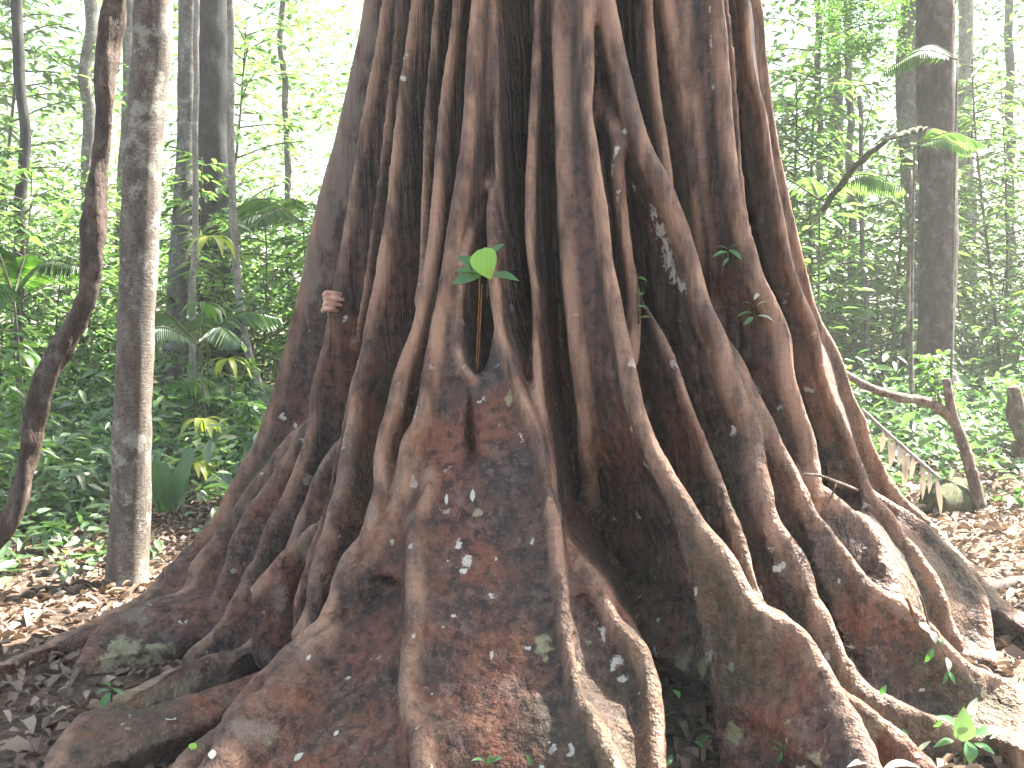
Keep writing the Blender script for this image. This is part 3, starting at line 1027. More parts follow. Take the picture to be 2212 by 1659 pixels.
ax1 = np.concatenate([np.linspace(-120, -9, 24), np.linspace(-8.6, 9.6, 92), np.linspace(10, 120, 24)])
ay1 = np.concatenate([np.linspace(-60, 0.5, 14), np.linspace(0.8, 16, 77), np.linspace(17, 160, 32)])
XX, YY = np.meshgrid(ax1, ay1, indexing='xy')
ZZ = ground_z(XX.ravel(), YY.ravel())
nx, ny = len(ax1), len(ay1)
idx = np.arange(nx * ny).reshape(ny, nx)
Fq = np.stack([idx[:-1, :-1], idx[:-1, 1:], idx[1:, 1:], idx[1:, :-1]], axis=-1).reshape(-1, 4)
gm = np_mesh('ground', np.column_stack([XX.ravel(), YY.ravel(), ZZ]), Fq)
gm.materials.append(M_SOIL)
tag(link(bpy.data.objects.new('ground', gm)), kind='structure')


def scatter(n, x0, x1, y0, y1, keep=None):
    x = RNG.uniform(x0, x1, n)
    y = RNG.uniform(y0, y1, n)
    if keep is not None:
        k = keep(x, y)
        x, y = x[k], y[k]
    return np.column_stack([x, y, ground_z(x, y)])


# leaf litter: one carpet, nobody could count it
def lit_keep(x, y):
    d = np.hypot(x - AX, y - AY)
    return (d > 0.9) & (RNG.uniform(0, 1, len(x)) < np.clip(1.25 - (d - 2) / 9, 0.25, 1))


P = scatter(36000, -6.0, 7.0, 2.0, 11.0, lit_keep)
n = len(P)
A, N = rand_axes(n, 0.16, 0.28)
P[:, 2] += 0.012 + RNG.uniform(0, 0.03, n)
s = RNG.lognormal(-0.1, 0.35, n)
lit = leaf_obj('leaf_litter', P, A, N, 0.068 * s, 0.033 * s * RNG.uniform(0.7, 1.3, n), M_LITTER, None, 0.34, 0.26)
tag(lit, 'dry brown leaf litter carpeting the forest floor', 'leaf litter', kind='stuff')

# low undergrowth: seedlings and ground cover in one mass
def cov_keep(x, y):
    d = np.hypot(x - AX, y - AY)
    w = np.where(x < 0.3, np.clip((y - 5.0 + 0.55 * (-1.2 - x)) / 2.2, 0, 1), np.clip((y - 6.6) / 3.0, 0, 1))
    clear = np.zeros(len(x), dtype=bool)
    for cx_, cy_, cr_ in ((-2.55, 7.35, 0.42), (-2.40, 6.85, 0.38), (-2.22, 6.35, 0.34)):   # room round the strap leaved plant
        clear |= np.hypot(x - cx_, y - cy_) < cr_
    return (d > 2.6) & ~clear & (RNG.uniform(0, 1, len(x)) < w)


C = np.vstack([scatter(2900, -8.5, 0.0, 4.6, 15, cov_keep), scatter(3000, 1.0, 11, 5.5, 18, cov_keep)])
C = C[vnoise(C, 0.8, 5) > -0.55]
hh = RNG.gamma(2.0, 0.10, len(C)) * np.clip((C[:, 1] - 4.2) / 3.5, 0.35, 1.9)
C[:, 2] += hh + 0.03
P = clumps(C, 13, (0.11, 0.11, 0.05))
P[:, 2] = np.maximum(P[:, 2], ground_z(P[:, 0], P[:, 1]) + 0.02)
A, N = rand_axes(len(P), 0.3, 0.4)
s = RNG.lognormal(0, 0.30, len(P)) * np.clip(0.75 + P[:, 1] / 30, 0.8, 1.3)
cov = leaf_obj('undergrowth', P, A, N, 0.115 * s, 0.046 * s, M_LEAF_DARK)
tag(cov, 'low green undergrowth of seedlings covering the ground between the trees', 'undergrowth', kind='stuff')

# ================================================================ TREES BEHIND
CROWNS = [crown_mesh('crown', 3.4, 1.9, 85, 60, 0.24, 0.105, M_LEAF_FAR, 21), crown_mesh('crown', 2.8, 2.2, 75, 60, 0.22, 0.10, M_LEAF, 22), crown_mesh('crown', 4.4, 1.9, 105, 60, 0.26, 0.11, M_LEAF_FAR, 23)]


ANCHORS = []


def tree(name, label, line, Y, r_bot, r_top, mat, height, crown=0, cscale=1.0, group=None, flare=1.0, wob=0.0, depth_to=None, seed=0, branches=True, cat='tree', bump=0.0, short=None):
    """line: picture points from top to bottom of the visible stem"""
    pts = [at(x, y, Y) for x, y in line][::-1]
    pts = np.array(pts)
    base = pts[0].copy()
    t = (base[2] - gz(base[0], base[1])) / max(0.05, (pts[1] - pts[0])[2])
    foot = base - (pts[1] - pts[0]) * min(max(t, 0), 3)
    foot[2] = gz(foot[0], foot[1]) - 0.12
    lean = pts[-1] - pts[-2]
    lean = lean / max(0.1, lean[2])
    lean[:2] = np.clip(lean[:2], -0.10, 0.10)
    topz = pts[-1][2]
    up = []
    if height > topz + 0.5:
        for f in (0.35, 0.7, 1.0):
            up.append(pts[-1] + lean * (height - topz) * f)
    allp = np.vstack([foot[None], pts[(pts[:, 2] > foot[2] + 0.3)], np.array(up).reshape(-1, 3)])
    c = resample(catmull(allp, 8), 0.12)
    c[:, :2] += wob * np.column_stack([fbm(c, 1.2, 2, seed + 1), fbm(c, 1.2, 2, seed + 4)])
    f = (c[:, 2] - c[0, 2]) / max(0.1, c[-1, 2] - c[0, 2])
    r = r_bot + (r_top - r_bot) * f
    r = r * (1 + flare * np.exp(-(c[:, 2] - foot[2]) / 0.35)) * (1 + 0.05 * fbm(c, 2.0, 2, seed + 9))
    root = empty(name, (foot[0], foot[1], foot[2] + 0.12))
    if short:
        ANCHORS.append((foot[0], foot[1], short))
    off = np.array(root.location)
    V, Fc = tube_geo(c - off, r, 20)
    V = np.array(V)
    if bump:
        nrm = V - np.repeat(c - off, 20, axis=0)
        V = V + nrm * (bump * fbm(V * np.array([1, 1, 0.5]), 9.0, 3, seed + 13))[:, None]
    g = Geo()
    g.add(V, Fc)
    g.build('trunk', mat, root)
    if crown is not None:
        top = c[-1] - off
        if branches:
            lb = limbs_geo(0, 1.6 * cscale, 3.0 * cscale, r_top * 0.5, 5, seed)
            lb.v = [(x + top[0], y + top[1], z + top[2] - 0.9) for x, y, z in lb.v]
            lb.build('limb', mat, root)
        cr = link(bpy.data.objects.new('crown', CROWNS[crown]), root)
        cr.location = (top[0], top[1], top[2] + 0.9)
        cr.rotation_euler = (0, 0, seed * 1.7)
        cr.scale = (cscale * 0.62, cscale * 0.62, cscale * 0.62)
    tag(root, label, cat, group)
    return root


tree('slim_tree', 'slim straight tree with grey lichen patches standing beside the giant tree', [(338, -200), (332, 0), (321, 160), (306, 400), (299, 600), (291, 800), (284, 1000), (277, 1200), (271, 1310)], 5.45, 0.104, 0.080, M_SLIM, 9.5, 1, 0.9, None, 0.12, 0.01, seed=1, short='slim lichen tree', bump=0.10)
tree('grey_tree', 'slender grey tree trunk next to the big dark trunk', [(408, 0), (404, 250), (396, 450), (382, 640)], 12.0, 0.13, 0.10, M_GREY, 12.0, 0, 1.0, 'trees deep in the forest', 0.2, 0.02, seed=2, short='grey trunk by the dark trunk', bump=0.06)
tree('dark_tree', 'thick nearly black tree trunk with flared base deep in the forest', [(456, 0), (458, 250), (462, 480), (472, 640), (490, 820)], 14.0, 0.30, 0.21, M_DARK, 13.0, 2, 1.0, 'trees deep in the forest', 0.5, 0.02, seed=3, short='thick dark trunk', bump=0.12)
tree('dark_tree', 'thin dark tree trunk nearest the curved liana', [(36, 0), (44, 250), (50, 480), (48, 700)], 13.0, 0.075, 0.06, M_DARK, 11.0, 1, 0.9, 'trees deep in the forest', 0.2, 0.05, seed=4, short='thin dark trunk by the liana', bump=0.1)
tree('grey_tree', 'pale grey trunk half hidden behind the curved liana', [(190, 60), (190, 200), (188, 420), (182, 640)], 16.0, 0.11, 0.085, M_GREY, 11.0, 0, 0.9, 'trees deep in the forest', 0.2, 0.05, seed=5, short='pale trunk behind the liana', bump=0.08)
tree('grey_tree', 'grey trunk showing in the gap between liana and slim tree', [(276, 0), (274, 200), (262, 420), (258, 560)], 18.0, 0.10, 0.085, M_GREY, 12.0, 1, 1.0, 'trees deep in the forest', 0.2, 0.05, seed=6, short='grey trunk between liana and slim tree', bump=0.08)
tree('brown_tree', 'straight brown tree trunk rising behind the fallen dead branch', [(2020, 0), (2022, 200), (2025, 400), (2026, 600), (2022, 800), (2014, 930)], 11.6, 0.215, 0.175, M_BROWN, 16.5, 0, 1.1, 'trees deep in the forest', 0.25, 0.02, seed=7, short='brown trunk', bump=0.06)
tree('pole_tree', 'thin grey pole tree halfway between giant tree and brown trunk', [(1830, 0), (1834, 180), (1838, 400), (1842, 700)], 15.0, 0.062, 0.045, M_GREY, 13.0, 1, 0.8, 'trees deep in the forest', 0.2, 0.04, seed=8, short='thin grey pole tree', bump=0.05)
tree('pole_tree', 'faint thin trunk close beside the buttressed tree in bright foliage', [(1765, 0), (1768, 200), (1772, 420), (1780, 680)], 17.0, 0.060, 0.05, M_GREY, 12.0, 0, 0.8, 'trees deep in the forest', 0.2, 0.06, seed=9, short='faint trunk by the giant tree', bump=0.05)
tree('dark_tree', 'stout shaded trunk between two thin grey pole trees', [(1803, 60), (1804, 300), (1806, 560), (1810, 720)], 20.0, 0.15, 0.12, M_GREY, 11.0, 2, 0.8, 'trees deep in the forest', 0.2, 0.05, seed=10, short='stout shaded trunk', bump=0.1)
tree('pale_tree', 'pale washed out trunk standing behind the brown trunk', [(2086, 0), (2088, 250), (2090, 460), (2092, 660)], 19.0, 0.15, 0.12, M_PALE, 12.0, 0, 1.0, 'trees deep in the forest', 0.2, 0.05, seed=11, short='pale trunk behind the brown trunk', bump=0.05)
tree('pole_tree', 'short thin stem beside the foot of the brown trunk', [(1966, 560), (1968, 700), (1972, 860)], 11.0, 0.032, 0.020, M_DEAD, 3.0, None, 1, 'saplings in the undergrowth', 0.2, 0.03, seed=12)
tree('pole_tree', 'spindly dark stem just past the right flank of the giant tree', [(1866, 560), (1870, 680), (1874, 780)], 13.0, 0.035, 0.028, M_GREY, 4.2, 1, 0.35, 'saplings in the undergrowth', 0.2, 0.03, seed=13)
tree('pole_tree', 'pale thin pole curving down in front of the dark trunk', [(497, 60), (500, 240), (502, 420), (510, 600), (530, 720), (552, 810), (574, 890)], 11.2, 0.045, 0.030, M_PALE, 9.0, 1, 0.6, 'saplings in the undergrowth', 0.1, 0.02, seed=14, short='pale curving pole')
tree('pole_tree', 'thin straight pole between the grey and the dark trunk', [(423, 90), (425, 300), (420, 520), (412, 760)], 10.6, 0.034, 0.026, M_PALE, 8.0, 0, 0.5, 'saplings in the undergrowth', 0.1, 0.03, seed=15)
tree('grey_tree', 'grey trunk almost lost in foliage behind the pale curving pole', [(612, 0), (614, 200), (618, 420), (622, 640)], 19.0, 0.07, 0.055, M_GREY, 11.0, 2, 0.8, 'trees deep in the forest', 0.2, 0.05, seed=16, short='grey trunk behind the curving pole')
tree('grey_tree', 'slim grey trunk standing in the open light far past the brown trunk', [(2180, 0), (2182, 300), (2186, 620)], 24.0, 0.11, 0.09, M_GREY, 12.0, 0, 1.0, 'trees deep in the forest', 0.2, 0.05, seed=17, short='far slim grey trunk')
# trees added on the sun side, crowns placed to shade ground and front roots
for k, (x, y, h, cs) in enumerate([(5.4, 13.6, 12.5, 0.7), (13.5, 25.0, 13.5, 1.2), (7.1, 7.75, 12.8, 0.50)]):
    rt = empty('canopy_tree', (x, y, gz(x, y)))
    g = Geo()
    c = np.array([(0.1 * math.sin(z), 0.1 * math.cos(z * 1.3), z) for z in np.linspace(-0.1, h, 30)])
    g.add(*tube_geo(c, np.linspace(0.20, 0.12, 30), 14))
    g.build('trunk', M_GREY, rt)
    cr = link(bpy.data.objects.new('crown', CROWNS[2]), rt)
    cr.location = (0, 0, h + 0.6)
    cr.scale = (cs, cs, cs)
    tag(rt, ['tall tree behind the giant trunk, its crown high over the clearing', 'tall tree far off past the brown trunk', 'tall tree rising just outside the sunlit litter clearing'][k], 'tree', 'trees deep in the forest')


# twisted liana stem on the left
def liana():
    line = [(262, -160), (248, 0), (230, 120), (226, 250), (208, 420), (200, 550), (186, 640), (140, 740), (97, 830), (77, 900), (61, 980), (46, 1060), (28, 1115), (-12, 1165), (-70, 1230), (-140, 1300)]
    dep = np.interp(np.arange(len(line)), [0, 8, len(line) - 1], [5.1, 5.0, 4.9])
    pts = np.array([at(x, y, d) for (x, y), d in zip(line, dep)])[::-1]
    pts[0, 2] = gz(pts[0, 0], pts[0, 1]) - 0.05
    up = [pts[-1] + np.array([0.02, 0.1, 2.0]), pts[-1] + np.array([0.25, 0.4, 4.6]), pts[-1] + np.array([0.2, 0.9, 7.0])]
    c = resample(catmull(np.vstack([pts, up]), 8), 0.03)
    root = empty('liana', tuple(c[0]))
    off = np.array(root.location)
    r = 0.050 + 0.012 * fbm(c, 3.2, 2, 3)
    V, Fc = tube_geo(c - off, r, 18)
    V = np.array(V)
    cc = np.repeat(c - off, 18, axis=0)
    ang = np.tile(np.arange(18) / 18 * 2 * math.pi, len(c))
    sl = np.repeat(np.arange(len(c)) * 0.03, 18)
    k = 1 + 0.16 * np.sin(3 * ang + sl * 9) + 0.16 * fbm(V, 16, 3, 8)
    V = cc + (V - cc) * k[:, None]
    g = Geo()
    g.add(V, Fc)
    g.build('stem', M_LIANA, root)
    tag(root, 'thick dark twisted liana stem bending beside the slim tree', 'liana')


liana()


# ================================================================ SAPLINGS AND SHRUBS
def sapling_meshes(seed, h, n_br, per, L, W, mat, stem_r=0.012, layered=True):
    rng = np.random.default_rng(seed)
    zs = np.linspace(0, h, 14)
    c = np.column_stack([0.05 * h * np.sin(zs * 2.2 / h + seed), 0.04 * h * np.cos(zs * 3 / h + seed * 2), zs])
    g = Geo()
    g.add(*tube_geo(c, np.linspace(stem_r, stem_r * 0.35, len(c)), 6))
    Ps, As, Ns = [], [], []
    for b in range(n_br):
        f = 0.22 + 0.78 * (b + rng.uniform(0, 1)) / n_br
        z = f * h
        base = np.array([np.interp(z, zs, c[:, 0]), np.interp(z, zs, c[:, 1]), z])
        a = b * 2.4 + rng.uniform(-.5, .5)
        bl = h * rng.uniform(.16, .34) * (1.15 - 0.5 * f)
        tipd = np.array([math.cos(a), math.sin(a), rng.uniform(-.05, .35)])
        end = base + tipd * bl
        mid = base + tipd * bl * .5 + np.array([0, 0, 0.06 * bl])
        cc = catmull([base, mid, end], 3)
        g.add(*tube_geo(cc, np.linspace(stem_r * .4, stem_r * .15, len(cc)), 4))
        for q in range(per):
            t = 0.25 + 0.75 * (q + .5) / per
            p = cc[min(len(cc) - 1, int(t * (len(cc) - 1)))] + rng.normal(0, .02, 3)
            side = 1 if q % 2 else -1
            d = np.array([math.cos(a + side * 0.9), math.sin(a + side * 0.9), rng.normal(-.25, .2)])
            Ps.append(p); As.append(d)
            Ns.append([rng.normal(0, .25), rng.normal(0, .25), 1])
    Ps, As, Ns = map(np.array, (Ps, As, Ns))
    k = rng.uniform(.7, 1.25, len(Ps))
    V, Fq = leaf_arrays(Ps, As, Ns, L * k, W * k)
    lm = np_mesh('foliage', V, Fq, smooth=False)
    lm.materials.append(mat)
    sm = bpy.data.meshes.new('stem')
    sm.from_pydata(g.v, [], g.f)
    sm.materials.append(M_STEM)
    return sm, lm


SAP = [sapling_meshes(1, 1.0, 16, 9, 0.15, 0.055, M_LEAF), sapling_meshes(2, 1.8, 24, 11, 0.16, 0.060, M_LEAF, 0.016), sapling_meshes(3, 3.2, 38, 12, 0.17, 0.062, M_LEAF_FAR, 0.022),
       sapling_meshes(4, 0.7, 12, 8, 0.16, 0.075, M_LEAF_DARK, 0.009), sapling_meshes(5, 4.8, 52, 13, 0.18, 0.065, M_LEAF_FAR, 0.03), sapling_meshes(6, 2.4, 30, 11, 0.14, 0.05, M_LEAF_FAR, 0.018)]


SAPLINGS = []
SIZE = ['bushy', 'man-high', 'tall', 'broad-leaved', 'very tall', 'slender']


def put_sapling(x, y, kind, s, rz, light, group):
    root = empty('sapling', (x, y, gz(x, y) - 0.01), rz)
    root.scale = (s, s, s)
    for me, nm_ in zip(SAP[kind], ('stem', 'foliage')):
        link(bpy.data.objects.new(nm_, me), root)
    d = sorted((math.hypot(x - a, y - b_), n_) for a, b_, n_ in ANCHORS)[0]
    SAPLINGS.append((d[1], kind, d[0], root, light))
    tag(root, 'sapling', 'sapling', group)
    return root


rs = random.Random(12)
used = []
def spread(n, x0, x1, y0, y1, dmin, ok):
    res = []
    tries = 0
    while len(res) < n and tries < 6000:
        tries += 1
        x, y = rs.uniform(x0, x1), rs.uniform(y0, y1)
        if ok(x, y) and all((x - a) ** 2 + (y - b) ** 2 > dmin ** 2 for a, b in used):
            used.append((x, y)); res.append((x, y))
    return res


def in_view(x, y, m=0.06):
    u = x / y * F_PX + CX
    return -2212 * m < u < 2212 * (1 + m)


def free_left(x, y):
    u = x / y * F_PX + CX
    return in_view(x, y) and u < 760
def free_right(x, y):
    u = x / y * F_PX + CX
    return in_view(x, y) and u > 1640


for x, y in spread(26, -6, 0, 7.0, 11.5, 0.42, free_left):
    put_sapling(x, y, rs.choice([0, 3, 0, 3, 1]), rs.uniform(.55, 1.0), rs.uniform(0, 6.28), 'shaded', 'saplings in the shade')
for x, y in spread(42, -9, -1, 11.5, 17, 0.65, free_left):
    put_sapling(x, y, rs.choice([1, 2, 5, 2]), rs.uniform(.7, 1.15), rs.uniform(0, 6.28), 'leafy', 'saplings among the far trunks')
for x, y in spread(22, 2, 8, 9.2, 13, 0.5, free_right):
    put_sapling(x, y, rs.choice([0, 3, 0, 1]), rs.uniform(.5, .9), rs.uniform(0, 6.28), 'sunlit', 'saplings by the brown trunk')
for x, y in spread(44, 4, 13, 12.5, 19, 0.65, free_right):
    put_sapling(x, y, rs.choice([1, 2, 5, 4]), rs.uniform(.7, 1.1), rs.uniform(0, 6.28), 'sunlit', 'saplings among the pole trees')

for x, y in spread(9, -8, -1, 12, 16, 0.7, free_left):
    put_sapling(x, y, rs.choice([4, 2, 4]), rs.uniform(1.05, 1.4), rs.uniform(0, 6.28), 'overtopping', 'saplings among the far trunks')
for x, y in spread(11, 3, 9, 11, 16, 0.7, free_right):
    put_sapling(x, y, rs.choice([4, 2, 4]), rs.uniform(1.05, 1.4), rs.uniform(0, 6.28), 'overtopping', 'saplings among the pole trees')

ORD = ['closest', 'second closest', 'third closest', 'fourth closest', 'fifth closest', 'sixth closest', 'seventh closest', 'eighth closest', 'ninth closest', 'tenth closest', 'eleventh closest', 'twelfth closest', 'thirteenth closest', 'fourteenth closest', 'fifteenth closest', 'sixteenth closest']
seen = {}
for tn, kind, d, root, light in sorted(SAPLINGS, key=lambda q: q[2]):
    k = (tn, kind, light)
    i = seen.get(k, 0)
    seen[k] = i + 1
    root['label'] = '%s %s sapling, %s such to the %s' % (light, SIZE[kind], ORD[min(i, len(ORD) - 1)], tn)

# ---- far wood: reads as one mass of leaves
def far_band(n_cl, per, y0, y1, zmax, u0, u1, thr, seed):
    rng = np.random.default_rng(seed)
    y = rng.uniform(y0, y1, n_cl)
    u = rng.uniform(u0, u1, n_cl)
    x = (u - CX) / F_PX * y
    z = rng.uniform(0.0, 1, n_cl) ** 0.9 * zmax * (y / y0) ** 0.8
    C = np.column_stack([x, y, z])
    C = C[vnoise(C, 0.55, seed) + 0.5 * vnoise(C, 1.4, seed + 2) > thr]
    P = clumps(C, per, (0.42, 0.42, 0.16), rng)
    return P


def far_obj(P, L, W, mat, label):
    A, N = rand_axes(len(P), 0.25, 0.35)
    s = RNG.uniform(0.7, 1.3, len(P))
    o = leaf_obj('distant_foliage', P, A, N, L * s, W * s, mat)
    tag(o, label, 'foliage', kind='stuff')


far_obj(np.vstack([far_band(1730, 26, 16, 30, 7.5, -600, 900, -0.25, 3), far_band(1040, 26, 30, 44, 9.5, -600, 900, -0.5, 5)]), 0.19, 0.080, M_LEAF_FAR, 'mass of green forest foliage far behind the liana and slim tree')
far_obj(np.vstack([far_band(1360, 26, 16, 30, 7.5, 1500, 2800, -0.10, 7), far_band(770, 26, 30, 44, 9.5, 1500, 2800, -0.35, 9)]), 0.19, 0.080, M_LEAF_FAR, 'mass of sunlit forest foliage far behind the brown trunk')
far_obj(np.vstack([far_band(620, 24, 15, 28, 7.0, 850, 1550, -0.20, 11), far_band(420, 24, 28, 42, 9.5, 850, 1550, -0.45, 13), far_band(260, 24, 9.5, 15, 2.2, 700, 1700, -0.3, 15)]), 0.19, 0.080, M_LEAF_FAR, 'leafy thicket standing directly behind the giant trunk')
# ================================================================ SMALL THINGS
OVATE = (0.0, 0.62, 0.95, 1.0, 0.86, 0.52, 0.0)
BROAD = (0.30, 0.84, 1.0, 0.97, 0.80, 0.46, 0.0)


def big_leaf_geo(base, tip, width, face, curl=0.15, shape=OVATE, fold=0.18):
    base, tip = np.array(base, float), np.array(tip, float)
    A = tip - base
    L = np.linalg.norm(A)
    A /= L
    N = np.array(face, float)
    N = N - A * (N @ A)
    N /= np.linalg.norm(N) + 1e-9
    S = np.cross(A, N)
    n = len(shape)
    V = []
    for i, w in enumerate(shape):
        t = i / (n - 1)
        c = base + A * L * t + N * L * curl * (math.sin(math.pi * t) - 0.5 * t)
        hw = max(0.03, w) * width * 0.5
        for s_ in (-1, -0.55, 0, 0.55, 1):
            V.append(c + S * hw * s_ + N * abs(s_) * hw * fold)
    Fc = []
    for i in range(n - 1):
        for j in range(4):
            Fc.append((i * 5 + j, i * 5 + j + 1, (i + 1) * 5 + j + 1, (i + 1) * 5 + j))
    return V, Fc


def tree_depth(px, py, default=4.0):
    P, _ = hit_tree(px, py)
    return default if P is None else P[1]


def px_plant(name, label, leaves, stem, cat='seedling', group=None, dY=0.04, depth=None, stem_r=0.004, stem_mat=None):
    """leaves: (bx, by, tx, ty, width px, material, up-facing share); stem: picture points from root to tip"""
    x0, y0 = stem[0]
    Y = depth if depth else tree_depth(x0, y0)
    P0 = at(x0, y0, Y)
    root = empty(name, tuple(P0))
    off = P0
    sp = [at(x, y, Y - dY * (i / max(1, len(stem) - 1))) - off for i, (x, y) in enumerate(stem)]
    if len(sp) > 1:
        c = catmull(sp, 5)
        g = Geo()
        g.add(*tube_geo(c, np.linspace(stem_r, stem_r * .6, len(c)), 6))
        g.build('stem', stem_mat or M_STEM, root)
    for q, (bx, by, tx, ty, w, mat, up) in enumerate(leaves):
        Yb = Y - dY
        b = at(bx, by, Yb) - off
        t = at(tx, ty, Yb - 0.02 + 0.012 * ((q * 7) % 5 - 2)) - off
        face = np.array([0.12 * ((q * 3) % 5 - 2), -1.0 + up, 0.25 + up])
        V, Fc = big_leaf_geo(b, t, w * Y / F_PX, face, shape=BROAD if w > 40 and ty > by else OVATE)
        g = Geo()
        g.add(V, Fc)
        g.build('leaf', mat, root)
    tag(root, label, cat, group)
    return root


B_, S_ = M_LEAF_BRIGHT, M_LEAF_SEED
px_plant('seedling', 'seedling with one glowing lime green leaf growing in the window between two ridges',
         [(1040, 538, 1058, 602, 58, B_, .1), (1056, 552, 1088, 526, 14, S_, .2), (1040, 582, 988, 553, 24, S_, .15), (1042, 590, 984, 583, 17, S_, .3), (1046, 590, 976, 612, 27, S_, .1), (1062, 594, 1121, 604, 19, S_, .3)],
         [(1052, 640), (1054, 615), (1050, 592)], depth=tree_depth(1066, 640) - 0.02, dY=0.05)
px_plant('seedling', 'sprig of blue green leaves clinging below the topmost dark flutes',
         [(1572, 545, 1540, 553, 9, S_, .2), (1574, 540, 1604, 560, 13, S_, .2), (1572, 538, 1545, 532, 5, M_LEAF, .4), (1574, 536, 1598, 526, 5, M_LEAF, .4), (1575, 556, 1560, 575, 8, S_, .2)], [(1576, 580), (1574, 556), (1573, 536)], dY=0.05)
px_plant('seedling', 'epiphyte sprig with some white shining leaf tips on the swollen ridge',
         [(1632, 665, 1600, 652, 5, M_LEAF, .5), (1634, 660, 1668, 650, 6, M_PALEFALL_SUNLIT, .5), (1628, 648, 1646, 628, 9, M_PALEFALL_SUNLIT, .3), (1636, 682, 1672, 692, 9, M_PALEFALL_SUNLIT, .4), (1628, 684, 1606, 702, 11, S_, .1), (1626, 676, 1592, 682, 7, S_, .4)], [(1630, 712), (1630, 680), (1630, 650)], dY=0.05)
px_plant('fern', 'row of narrow arching fern leaves in the cleft of two pale columns',
         [(1284, 62, 1312, 58, 8, M_LEAF_YEL, .6), (1284, 90, 1310, 90, 6, M_LEAF, .6), (1285, 116, 1308, 122, 6, S_, .6), (1286, 140, 1308, 150, 5, S_, .6)], [(1290, 165), (1287, 120), (1284, 62)], 'fern', dY=0.03)
px_plant('fern', 'dim green fern leaves tucked beside the hanging root tip',
         [(1376, 600, 1398, 606, 7, S_, .4), (1377, 640, 1392, 632, 9, S_, .2), (1376, 660, 1400, 668, 7, S_, .4), (1378, 690, 1404, 684, 9, M_LEAF, .3)], [(1381, 700), (1379, 650), (1377, 600)], 'fern', dY=0.03)
px_plant('seedling', 'dark leafed seedling at the mossy foot of the low root hump',
         [(238, 1490, 205, 1500, 10, S_, .5), (240, 1495, 215, 1530, 15, S_, .1), (242, 1488, 272, 1502, 9, S_, .5), (240, 1486, 222, 1474, 8, S_, .5)], [(240, 1515), (240, 1490)], dY=0.05)
px_plant('seedling', 'lush seedling with one broad upright leaf among the roots',
         [(2080, 1602, 2082, 1532, 46, M_LEAF_MID, .35), (2068, 1575, 2028, 1545, 22, S_, .5), (2092, 1590, 2190, 1580, 24, S_, .6), (2088, 1600, 2096, 1650, 36, S_, .1), (2094, 1545, 2110, 1508, 20, M_PALEFALL_SUNLIT, .5), (2060, 1600, 2018, 1612, 15, S_, .4), (2104, 1606, 2150, 1628, 15, S_, .4)], [(2082, 1650), (2082, 1600), (2086, 1550)], depth=3.05, dY=0.06)
px_plant('seedling', 'shiny leafed creeper hanging over the wavy sunlit root rim',
         [(1985, 1345, 2012, 1368, 16, M_PALEFALL_SUNLIT, .6), (2010, 1362, 2022, 1390, 18, M_PALEFALL_SUNLIT, .4), (2016, 1400, 1998, 1432, 13, S_, .1), (2044, 1420, 2050, 1452, 14, M_PALEFALL_SUNLIT, .2), (2046, 1450, 2036, 1480, 9, S_, .1), (2050, 1450, 2064, 1478, 9, S_, .1), (2026, 1378, 2040, 1392, 9, S_, .4)], [(1980, 1340), (2012, 1368), (2048, 1425)], 'creeper', dY=0.04, depth=tree_depth(2000, 1385) - 0.01)
px_plant('seedling', 'seedling with glossy pale leaves at the end of the long low root',
         [(2180, 1590, 2140, 1592, 12, M_PALEFALL_SUNLIT, .6), (2182, 1592, 2208, 1618, 18, M_PALEFALL_SUNLIT, .4), (2176, 1600, 2150, 1610, 11, S_, .5)], [(2178, 1640), (2180, 1590)], depth=3.3, dY=0.05)
px_plant('seedling', 'pair of pointed green leaves sprouting under the broad reddish root',
         [(1512, 1605, 1535, 1588, 12, S_, .4), (1520, 1618, 1500, 1600, 9, S_, .4), (1448, 1650, 1452, 1628, 14, S_, .3), (1468, 1510, 1455, 1490, 14, S_, .3)], [(1512, 1640), (1512, 1606)], depth=3.15, dY=0.04)
px_plant('seedling', 'tuft of dark narrow leaves at the base of the broad reddish root',
         [(1690, 1620, 1672, 1598, 8, S_, .4), (1692, 1618, 1715, 1600, 8, S_, .4), (1690, 1625, 1680, 1650, 9, S_, .2), (1694, 1612, 1700, 1585, 8, S_, .3), (1688, 1616, 1668, 1618, 7, S_, .5)], [(1692, 1650), (1691, 1612)], depth=2.98, dY=0.04)
px_plant('seedling', 'low seedling at the foot of the wide central root face',
         [(1050, 1650, 1020, 1640, 11, S_, .5), (1058, 1648, 1085, 1636, 12, S_, .5), (1052, 1655, 1060, 1628, 9, S_, .3), (1144, 1655, 1138, 1630, 12, S_, .3)], [(1054, 1680), (1054, 1645)], depth=2.9, dY=0.04)
px_plant('seedling', 'small seedling between the two knobbly root ends',
         [(1335, 1640, 1315, 1625, 10, S_, .4), (1336, 1640, 1350, 1655, 9, S_, .4), (1440, 1655, 1452, 1640, 10, S_, .4), (1340, 1636, 1352, 1620, 9, S_, .4)], [(1338, 1670), (1336, 1636)], depth=2.95, dY=0.04)
px_plant('seedling', 'broad leaves in full sun at the tip of the broad reddish root',
         [(1900, 1662, 1832, 1650, 26, M_PALEFALL_SUNLIT, .9), (1905, 1664, 1985, 1652, 30, M_PALEFALL_SUNLIT, .9), (1895, 1655, 1868, 1628, 22, M_PALEFALL_SUNLIT, .8), (1910, 1665, 1940, 1690, 26, M_PALEFALL_SUNLIT, .8)], [(1904, 1700), (1902, 1660)], depth=2.72, dY=0.05)  # glare of the sun put into the near-white leaf colour
